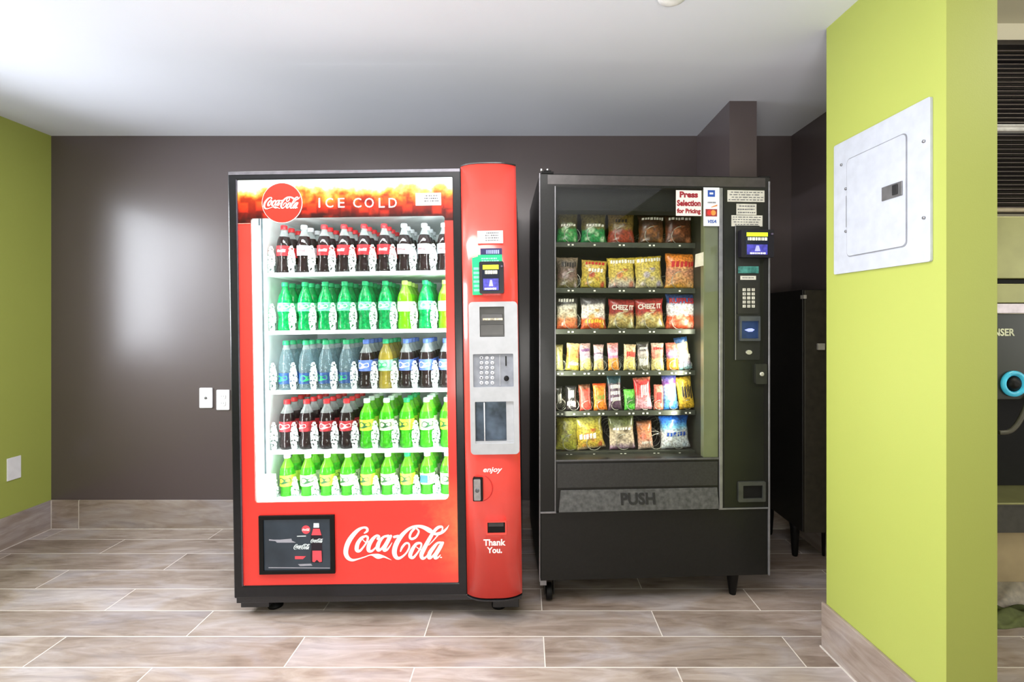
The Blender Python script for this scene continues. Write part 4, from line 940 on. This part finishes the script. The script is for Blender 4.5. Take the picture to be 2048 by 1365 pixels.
def bag_mesh(w_, h_, th, seal=.007, txts=None, nx=14, nz=16, seed=0):
    rnd = random.Random(seed); mb = MB(); k1, k2, k3 = rnd.uniform(0, 6), rnd.uniform(0, 6), rnd.uniform(.5, 1.5)
    def T(u, v):
        a = (1-abs(u)**2.6)*(1-abs(v)**3.5)
        return th*max(a, 0)**.6*(1+.07*math.sin(5*u+k1)*math.cos(4*v+k2))+.0008
    def pos(i, j, s):
        u = 2*i/nx-1; v = 2*j/nz-1
        ws = w_/2*(1-.09*(1-abs(v)**2)+.02*math.sin(7*v+k1)); hh2 = h_/2*(1+.012*math.sin(9*u+k2))
        tt = T(u, v)
        if j in (0, nz): tt = .0008
        zig = .0012*((i % 2)*2-1) if j in (0, 1, nz-1, nz) else 0
        return Vector((u*ws, s*tt+zig, h_/2+v*hh2))
    G = {s: [[mb.bm.verts.new(pos(i, j, s)) for j in range(nz+1)] for i in range(nx+1)] for s in (-1, 1)}
    for s in (-1, 1):
        for i in range(nx):
            for j in range(nz):
                q = (G[s][i][j], G[s][i+1][j], G[s][i+1][j+1], G[s][i][j+1]); mb.bm.faces.new(q if s == -1 else q[::-1]).smooth = True
    for i in range(nx):
        for j in (0, nz): mb.bm.faces.new((G[-1][i][j], G[-1][i+1][j], G[1][i+1][j], G[1][i][j]))
    for j in range(nz):
        for i in (0, nx): mb.bm.faces.new((G[-1][i][j], G[-1][i][j+1], G[1][i][j+1], G[1][i][j]))
    n0 = len(mb.bm.verts)
    if txts:
        for (s, cu, cv, wf, hf, mi, vert) in txts:
            t2 = MB()
            if s == '~':      # unreadable brand-like scrawl: fat wavy blobs
                x = -wf*w_/2; 
                while x < wf*w_/2:
                    dx = rnd.uniform(.08, .15)*w_; z_a = rnd.uniform(-.5, -.3)*hf*h_; z_b = rnd.uniform(.3, .5)*hf*h_
                    t2.face([(x, 0, z_a), (x+dx*.7, 0, z_a*.9), (x+dx*.8, 0, z_b), (x+dx*.1, 0, z_b*.8)]); x += dx
            else: text_geo(t2, s, 0, 0, wf*(h_ if vert else w_), hf*(w_ if vert else h_), 0, 0, .0, 0, .04)
            bmesh.ops.subdivide_edges(t2.bm, edges=[e_ for e_ in t2.bm.edges if e_.calc_length() > .006], cuts=2, use_grid_fill=False)
            mp = {}
            for v in t2.bm.verts:
                x, z = (v.co.x, v.co.z) if not vert else (-v.co.z, v.co.x)
                x += cu*w_/2; z = h_/2+cv*h_/2+z
                u, vv = max(-1, min(1, x/(w_/2))), max(-1, min(1, (z-h_/2)/(h_/2)))
                mp[v] = mb.bm.verts.new((x, -T(u, vv)-.0012, z))
            for f in t2.bm.faces:
                try: mb.bm.faces.new([mp[v] for v in f.verts]).material_index = mi
                except ValueError: pass
            t2.bm.free()
    return mb
I_w = mat('pack_white_ink', S(240, 236, 226), .5); I_r = mat('pack_red_ink', S(196, 36, 40), .5); I_y = mat('pack_yellow_ink', S(236, 196, 60), .5)
I_k = mat('pack_black_ink', S(40, 30, 34), .5); I_b = mat('pack_blue_ink', S(40, 80, 170), .5); I_p = mat('pack_purple_ink', S(110, 60, 120), .5)
ROW = ['top', 'second', 'third', 'fourth', 'fifth', 'bottom']
# row, x0, x1, ytop, tilt, name, label, category, stops, blot, texts(ink)
items = [
 (0,1112,1157,425,0,'cookie_bag','green bottomed snack bag cut by window frame, top tray of snack machine','snack bag',[(0,(60,150,80)),(.42,(46,140,70)),(.5,(92,84,40)),(1,(80,74,38))],(190,220,170),.6,[('~',0,.1,.6,.1,1,0)],I_w),
 (0,1160,1214,427,0,'cookie_bag','whole green and olive snack bag, second from left on top tray','snack bag',[(0,(40,140,78)),(.42,(30,128,68)),(.5,(104,96,46)),(1,(88,80,42))],(200,230,190),.7,[('~',0,.15,.6,.1,1,0)],I_w),
 (0,1214,1270,427,0,'cookie_bag','olive and brick red snack bag, middle of the top tray','snack bag',[(0,(225,200,190)),(.06,(150,60,44)),(.4,(140,56,40)),(.48,(124,100,50)),(1,(104,86,44))],(90,50,30),.5,[('~',-.1,.45,.35,.14,1,0)],I_k),
 (0,1275,1330,430,0,'chocolate_snack_bag','dark brown snack bag, second from right on top tray','snack bag',[(0,(70,44,26)),(.45,(104,62,34)),(.7,(60,34,26)),(1,(44,26,24))],(170,110,60),.7,[('~',0,.7,.75,.12,1,0)],I_w),
 (0,1328,1386,430,0,'chocolate_snack_bag','dark brown snack bag at the right end of the top tray','snack bag',[(0,(58,34,24)),(.45,(110,58,36)),(.7,(66,34,28)),(1,(50,28,26))],(190,120,80),.7,[('~',0,.72,.75,.12,1,0)],I_w),
 (1,1112,1158,516,0,'trail_mix_bag','mottled grey brown snack bag, left end of second tray','snack bag',[(0,(120,116,70)),(.4,(124,96,90)),(.8,(110,100,90)),(1,(160,140,120))],(206,186,190),.7,[('~',0,.5,.6,.2,1,0)],I_k),
 (1,1159,1214,523,3,'cracker_bag','yellow snack bag with a red centre, second from left on second tray','snack bag',[(0,(196,176,70)),(.5,(210,184,84)),(1,(206,170,80))],(190,60,54),.9,[('~',0,.75,.7,.12,1,0),('~',.0,.25,.5,.16,2,0)],I_r),
 (1,1215,1273,517,-2,'snack_mix_bag','yellow snack bag with red and white pieces, middle of second tray','snack bag',[(0,(110,80,90)),(.12,(200,190,180)),(.4,(206,182,92)),(1,(206,184,66))],(214,120,90),.8,[('~',0,.72,.8,.15,1,0)],I_w),
 (1,1270,1328,515,-4,'snack_mix_bag','leaning yellow snack bag, second from right on second tray','snack bag',[(0,(200,190,150)),(.4,(204,186,100)),(1,(206,180,60))],(180,170,200),.8,[('~',0,.75,.8,.14,1,0)],I_w),
 (1,1328,1391,508,2,'pretzel_bag','orange topped snack bag at the right end of second tray','snack bag',[(0,(234,178,40)),(.15,(210,150,90)),(.5,(200,140,110)),(.7,(232,140,60)),(1,(238,140,40))],(236,190,130),.7,[('~',0,.38,.66,.2,1,0)],I_r),
 (2,1112,1157,595,0,'tortilla_chip_bag','white and orange chip bag with dark top, left end of third tray','snack bag',[(0,(212,96,60)),(.3,(190,120,80)),(.42,(206,196,170)),(.7,(214,210,196)),(.78,(60,56,56)),(1,(44,42,44))],(150,110,60),.5,[('~',-.1,.78,.7,.12,1,0)],I_w),
 (2,1160,1214,595,0,'tortilla_chip_bag','white and orange chip bag with yellow chip, second from left on third tray','snack bag',[(0,(216,88,48)),(.3,(224,104,58)),(.42,(228,222,214)),(.72,(222,216,210)),(.8,(80,76,80)),(1,(60,56,60))],(226,170,50),.75,[('~',0,-.5,.7,.14,1,0)],I_y),
 (2,1214,1271,600,2,'cheese_cracker_bag','dark red cheese cracker bag, middle of third tray','snack bag',[(0,(120,112,60)),(.4,(176,150,90)),(.55,(140,42,40)),(1,(146,40,40))],(206,206,160),.8,[('CHEEZ IT',0,.42,.78,.17,1,0)],I_w),
 (2,1270,1330,599,-3,'cheese_cracker_bag','leaning red cheese cracker bag, second from right on third tray','snack bag',[(0,(130,120,66)),(.4,(176,150,90)),(.55,(158,46,44)),(1,(160,44,44))],(206,206,160),.8,[('CHEEZ IT',0,.46,.78,.17,1,0)],I_w),
 (2,1330,1392,589,1,'ridged_chip_bag','blue white and orange chip bag at the right end of third tray','snack bag',[(0,(214,84,50)),(.36,(222,96,60)),(.44,(224,224,224)),(.68,(226,226,228)),(.76,(52,88,160)),(1,(60,90,160))],(238,216,190),.5,[('RUFFLES',0,.6,.8,.16,1,0)],I_r),
 (3,1108,1127,690,0,'cracker_pack','olive cream pack half hidden at the left end of fourth tray','snack pack',[(0,(190,190,120)),(.5,(150,150,90)),(1,(110,100,60))],None,0,[],I_w),
 (3,1130,1158,688,4,'cracker_pack','pack with cream top, orange middle and yellow base on fourth tray','snack pack',[(0,(214,196,80)),(.42,(218,200,80)),(.5,(206,116,60)),(.75,(220,150,90)),(1,(226,210,160))],None,0,[('~',0,-.5,.6,.14,1,0)],I_w),
 (3,1160,1184,688,-3,'cracker_pack','lilac topped pale yellow pack, third from left on fourth tray','snack pack',[(0,(226,212,120)),(.4,(226,210,130)),(.5,(170,150,170)),(1,(206,170,160))],None,0,[('~',0,.5,.7,.14,1,0)],I_p),
 (3,1187,1208,690,0,'cracker_pack','slim white and purple striped pack, fourth from left on fourth tray','snack pack',[(0,(226,200,120)),(.4,(222,190,130)),(.5,(190,180,200)),(.65,(90,60,100)),(.75,(226,200,200)),(1,(214,170,160))],None,0,[('~',0,.2,.7,.12,1,0)],I_w),
 (3,1216,1239,687,-2,'cracker_pack','pink and purple pack with solid orange base, middle of fourth tray','snack pack',[(0,(230,150,60)),(.42,(232,146,60)),(.5,(196,120,170)),(.75,(216,150,170)),(1,(226,150,130))],None,0,[('~',0,.2,.7,.14,1,0)],I_w),
 (3,1246,1272,690,2,'cracker_pack','cream pack with a red flower-like blot, sixth from left on fourth tray','snack pack',[(0,(222,206,120)),(.42,(226,206,130)),(.5,(210,170,130)),(1,(226,200,160))],None,0,[('~',0,.25,.6,.25,1,0)],I_r),
 (3,1275,1300,685,-2,'cracker_pack','grey and black wrapped pack on fourth tray','snack pack',[(0,(110,106,84)),(.4,(130,126,110)),(.6,(190,180,180)),(.75,(70,60,66)),(1,(60,60,50))],None,0,[('~',0,-.4,.7,.3,1,0),('~',0,.55,.6,.1,1,0)],I_w),
 (3,1302,1328,687,0,'cracker_pack','cream pack with salmon band, third from right on fourth tray','snack pack',[(0,(226,210,130)),(.4,(226,210,140)),(.48,(216,120,100)),(.7,(222,150,130)),(1,(226,200,180))],None,0,[('~',0,.6,.7,.12,1,0)],I_r),
 (3,1333,1358,687,-2,'cracker_pack','salmon topped pack with orange base, second from right on fourth tray','snack pack',[(0,(234,140,50)),(.42,(234,140,50)),(.5,(150,110,170)),(.7,(190,120,150)),(.8,(230,110,90)),(1,(230,120,100))],None,0,[('~',0,.2,.7,.14,1,0)],I_w),
 (3,1357,1385,677,-9,'cracker_pack','leaning cream pack with a blue top, right end of fourth tray','snack pack',[(0,(140,196,200)),(.2,(180,170,190)),(.5,(206,190,160)),(.78,(210,190,140)),(.85,(30,66,110)),(1,(34,70,120))],None,0,[('~',0,-.2,.7,.14,1,0)],I_w),
 (4,1108,1125,773,0,'candy_bar','black candy pack half hidden at the left end of fifth tray','candy bar',[(0,(44,42,42)),(1,(30,30,30))],None,0,[('~',.2,0,.4,.5,1,0)],I_w),
 (4,1130,1154,772,0,'candy_bar','black candy pack with white vertical print, second from left on fifth tray','candy bar',[(0,(50,46,50)),(1,(30,30,32))],None,0,[('~',0,.35,.5,.35,1,0),('~',0,-.4,.7,.3,1,0)],I_w),
 (4,1159,1184,770,-3,'candy_bar','plain coral red candy pack on fifth tray','candy bar',[(0,(228,84,74)),(.75,(222,72,66)),(.85,(110,60,40)),(1,(90,60,40))],None,0,[],I_w),
 (4,1187,1215,768,-2,'candy_bar','orange candy pack with green print on fifth tray','candy bar',[(0,(232,130,50)),(.85,(226,120,44)),(1,(190,60,30))],None,0,[('~',0,0,.5,.2,1,0)],mat('pack_green_ink', S(110, 140, 50), .5)),
 (4,1216,1245,752,-2,'candy_bar','tall dark bar with white vertical letters and teal top on fifth tray','candy bar',[(0,(80,62,80)),(.3,(96,70,96)),(.75,(70,52,70)),(.8,(38,70,84)),(1,(36,66,80))],None,0,[('~',0,.0,.62,.14,1,0),('~',0,.36,.62,.14,1,0),('~',0,-.36,.62,.14,1,0)],I_w),
 (4,1248,1273,780,-2,'candy_bar','short bright green candy pack on fifth tray','candy bar',[(0,(90,190,70)),(1,(110,206,80))],None,0,[('~',0,-.1,.6,.4,1,0)],mat('pack_dark_green_ink', S(40, 100, 40), .5)),
 (4,1269,1305,757,-3,'candy_bar','wide red and white candy pack on fifth tray','candy bar',[(0,(216,160,176)),(.35,(206,140,150)),(.5,(196,50,56)),(.9,(200,50,56)),(1,(230,150,120))],None,0,[('~',.1,.25,.45,.5,1,0)],I_w),
 (4,1307,1327,771,1,'candy_bar','slim salmon candy pack with red print on fifth tray','candy bar',[(0,(214,130,110)),(1,(220,140,120))],None,0,[('~',0,0,.5,.5,1,0)],I_r),
 (4,1326,1357,753,-3,'candy_bar','blue candy pack with a purple top, second from right on fifth tray','candy bar',[(0,(60,130,206)),(.3,(90,150,216)),(.68,(150,170,220)),(.76,(120,60,140)),(.9,(90,80,150)),(1,(56,76,150))],None,0,[('~',0,-.1,.4,.4,1,0)],I_w),
 (4,1358,1391,757,-8,'candy_bar','leaning yellow candy pack with brown letters, right end of fifth tray','candy bar',[(0,(226,180,50)),(.25,(226,186,60)),(1,(214,180,60))],None,0,[('~',0,.1,.5,.5,1,0)],I_k),
 (5,1110,1156,836,2,'gummy_bag','olive green bag at the left end of the bottom tray','snack bag',[(0,(170,170,60)),(.4,(130,124,50)),(1,(120,118,50))],(190,200,80),.5,[],I_w),
 (5,1154,1212,836,-7,'pastry_bag','tilted yellow and olive bag with red pastry picture, bottom tray','snack bag',[(0,(226,200,170)),(.12,(206,176,70)),(.6,(176,160,60)),(1,(110,116,60))],(200,90,60),.8,[('~',-.3,-.2,.5,.2,1,0)],I_w),
 (5,1218,1272,834,-3,'cookie_bag','cream bag with olive top and purple base, middle of bottom tray','snack bag',[(0,(120,66,110)),(.1,(196,170,190)),(.2,(214,196,176)),(.6,(180,166,140)),(.72,(100,106,66)),(1,(80,90,50))],(90,76,60),.7,[('~',0,.25,.7,.1,1,0)],I_w),
 (5,1275,1308,844,-4,'pastry_bag','narrow cream and salmon bag, second from right on bottom tray','snack bag',[(0,(230,206,190)),(.4,(220,160,130)),(.7,(206,130,90)),(1,(90,60,40))],(210,90,60),.7,[('~',0,-.5,.6,.12,1,0)],I_w),
 (5,1320,1381,835,-3,'marshmallow_treat_bag','blue and white bag at the right end of the bottom tray','snack bag',[(0,(214,222,230)),(.5,(220,226,226)),(.66,(110,180,216)),(.8,(40,110,200)),(1,(30,90,190))],(170,200,226),.4,[('~',0,-.1,.6,.15,1,0)],I_b),
]
for n_, (row, x0, x1, yt, tilt, nm, lab, ct_, stops, blot, amt, txts, ink) in enumerate(items):
    d = DT+.034 if row in (0, 1, 2, 5) else DT+.022
    yb_ = tray_y[row]-1; xm_ = (x0+x1)/2
    xa, xb = s_.p(x0, 600, d)[0], s_.p(x1, 600, d)[0]; w_ = (xb-xa)*.97; h_ = s_.p(1250, yt, d)[1]-tz[row]
    if xa < wx0+.002: xa = wx0+.002; w_ = xb-xa
    th = .022 if w_ > .07 else .012
    ts = [(t[0], t[1], t[2], t[3], t[4], min(t[5], 2), t[6]) for t in txts]
    mb = bag_mesh(w_, h_, th, txts=ts, seed=n_, nx=14 if w_ > .07 else 8, nz=16 if w_ > .07 else 12)
    bm_ = bag_mat('%s_print_%d' % (nm, n_), stops, blot, 26 if w_ > .07 else 60, amt or .5)
    ti = math.radians(tilt); xc = (xa+xb)/2; lift = abs(math.sin(ti))*w_/2
    loc = s_.M @ Vector((xc+math.sin(ti)*0, d, tz[row]+.0008+lift))
    o = mb.build(nm, [bm_, ink, I_r if ink is not I_r else I_w], None, loc, (-.06, ti, .05+random.uniform(-.06, .06)))
    o.rotation_mode = 'XYZ'
    tag(o, lab, ct_, 'snacks on the %s tray of the snack machine' % ROW[row])

# ================================================================ black cabinet in the niche
bc = empty('black_cabinet', 'tall black metal cabinet on tapered legs standing in the dark corner by the column', 'cabinet', (1.44, 2.33, 0))
X0, X1 = -.087, .096
zt_ = 1.353; zb0 = CH+(VY-1068)/F*2.33
MB().box(X0, X1, .012, .42, zb0, zt_).build('cabinet_body', mat('cabinet_black', S(24, 23, 22), .45, 0, .1), bc, bev=.004)
MB().box(X0+.002, X1-.001, -.004, .012, zb0+.005, zt_-.004).build('cabinet_door', mat('cabinet_door_black', S(52, 48, 40), .4, 0, .12), bc, bev=.003)
for x in (X0+.024, X1-.012):
    for y in (.12, .37): MB().lathe([(.007, .0008), (.008, .01), (.0105, zb0-.02), (.0115, zb0)] if x > 0 else [(.012, .0008), (.014, .01), (.022, zb0-.02), (.026, zb0)], 14, (x, y, 0)).build('leg', M_black, bc)
px_ = (1637-VX)/F*2.33-1.44; MB().box(px_-.012, px_+.02, -.02, -.004, CH+(VY-700)/F*2.33, CH+(VY-687)/F*2.33).build('handle', mat('pale_handle', S(200, 196, 185), .4, .3), bc, bev=.002)
px_ = (1607-VX)/F*2.33-1.44; MB().box(px_-.004, px_+.010, -.010, .02, zt_-.046, zt_-.028).build('latch', mat('pale_handle', S(200, 196, 185), .4, .3), bc, bev=.001)

# ================================================================ ice dispenser in the side room
YI = 1.86; zi = lambda y: CH+(VY-y)/F*YI
di = empty('ice_dispenser', 'stainless and black hotel ice dispenser partly hidden behind the green column', 'ice dispenser', (2.14, YI, 0))
M_ss = mat('steel_olive_reflection', S(140, 140, 92), .35, .5, .05, 12)  # reflection of the olive walls tinted into the steel colour
ds = lambda mb, n_, m, bev=.002, parent=di: mb.build(n_, m, parent, bev=bev)
ds(MB().box(-.36, .36, .03, .56, zi(556), zi(430)), 'ice_maker_head', M_ss)
ds(MB().box(-.36, .36, .06, .56, zi(568), zi(556)), 'head_gap', M_black)
ds(MB().box(-.36, .36, .0, .56, zi(606), zi(568)), 'hopper', M_ss)
ds(MB().box(-.36, .36, -.006, .02, zi(627), zi(608)), 'light_strip', mat('strip_white', S(216, 206, 216), .35, .1))
ds(MB().box(-.36, .36, .004, .56, zi(800), zi(628)), 'black_front_panel', mat('dispenser_black', S(34, 38, 24), .35, 0, .1, 6))
ds(MB().box(-.36, .36, .16, .56, zi(1000), zi(800)), 'ice_bay', M_black)
ds(MB().box(-.36, -.34, .004, .16, zi(1000), zi(800)), 'side_cheek', M_black); ds(MB().box(.34, .36, .004, .16, zi(1000), zi(800)), 'side_cheek', M_black)
dt = MB().box(-.36, .36, -.03, .56, zi(1060), zi(1004), 0); dt.box(-.36, .36, -.034, .2, zi(1004), zi(1000), 1); ds(dt, 'drip_tray', [mat('tray_grey', S(74, 74, 70), .35, .3), M_ss])
ds(MB().box(-.36, .36, .0, .56, zi(1165), zi(1062)), 'base_panel', mat('beige_panel', S(168, 152, 118), .4, .1, .12, 4))
for x in (-.33, .33):
    for y in (.06, .50): ds(MB().lathe([(.02, .0008), (.02, .01), (.014, .014), (.014, zi(1165))], 14, (x, y, 0)), 'leg', M_ss, 0)
t_ = MB(); wpx = 118; text_geo(t_, 'ICE DISPENSER', ((2031-wpx/2*1.0-VX)/F*YI)-2.14, zi(665), wpx/F*YI, 15/F*YI, .0035, 0, .001, 0, .03); t_.build('dispenser_lettering', mat('letter_cream', S(206, 210, 180), .5), di)
rx, rz = (2028-VX)/F*YI-2.14, zi(768); pr = []
nz_ = MB()
seg = 32; ringpts = [(.050, .0), (.050, -.006), (.046, -.010), (.036, -.010), (.032, -.006), (.032, .0)]
nz_.lathe(ringpts, seg, (rx, .003, rz), 0, 'y'); nz_.lathe([(.031, -.003), (.020, -.008), (.018, -.012), (.008, -.014)], 20, (rx, .003, rz), 1, 'y')
ds(nz_, 'dispense_button', [mat('cyan_ring', S(60, 170, 200), .3, 0, .15, 20, emit=.35), M_black], 0)
ch = MB(); pts = [((1998-VX)/F*YI-2.14, .0, zi(866)), ((2014-VX)/F*YI-2.14, -.01, zi(862)), ((2030-VX)/F*YI-2.14, -.012, zi(845)), ((2046-VX)/F*YI-2.14, -.01, zi(815)), ((2060-VX)/F*YI-2.14, .0, zi(790))]
ch.tube(cat(pts, 5), .009, 8); ds(ch, 'chute_rim', mat('rim_grey', S(86, 84, 76), .35), 0)
# cloths below it
def cloth(name, label, cx, cy, w_, d_, h_, col, seed):
    rnd = random.Random(seed); mb = MB(); n = 18; V = []
    ph = [rnd.uniform(0, 6) for _ in range(6)]
    for i in range(n+1):
        row = []
        for j in range(n+1):
            u, v = 2*i/n-1, 2*j/n-1; e_ = max(0, 1-max(abs(u), abs(v))**3)
            z = .003+h_*e_**.7*(.55+.25*math.sin(5*u+ph[0]+2*v)+.2*math.sin(8*v+ph[1]-3*u))
            row.append(mb.bm.verts.new((u*w_/2*(1+.08*math.sin(4*v+ph[2])), v*d_/2*(1+.1*math.sin(5*u+ph[3])), z)))
        V.append(row)
    bot = [[mb.bm.verts.new((V[i][j].co.x, V[i][j].co.y, .0008)) for j in range(n+1)] for i in range(n+1)]
    for i in range(n):
        for j in range(n):
            mb.bm.faces.new((V[i][j], V[i+1][j], V[i+1][j+1], V[i][j+1])).smooth = True; mb.bm.faces.new((bot[i][j], bot[i][j+1], bot[i+1][j+1], bot[i+1][j]))
    for i in range(n):
        for a, b__ in (((i, 0), (i+1, 0)), ((i+1, n), (i, n)), ((0, i+1), (0, i)), ((n, i), (n, i+1))):
            mb.bm.faces.new((V[a[0]][a[1]], bot[a[0]][a[1]], bot[b__[0]][b__[1]], V[b__[0]][b__[1]]))
    return tag(mb.build(name, mat(name+'_cotton', col, .9, 0, .1, 40, .3), None, (cx, cy, 0)), label, 'cloth')
cloth('white_towel', 'crumpled white cloth on the floor behind, under the ice dispenser', 2.04, 2.14, .40, .28, .17, S(232, 222, 208), 3)
cloth('green_towel', 'crumpled dark green cloth in front of white cloth under ice dispenser', 1.96, 1.93, .28, .12, .05, S(96, 104, 62), 9)
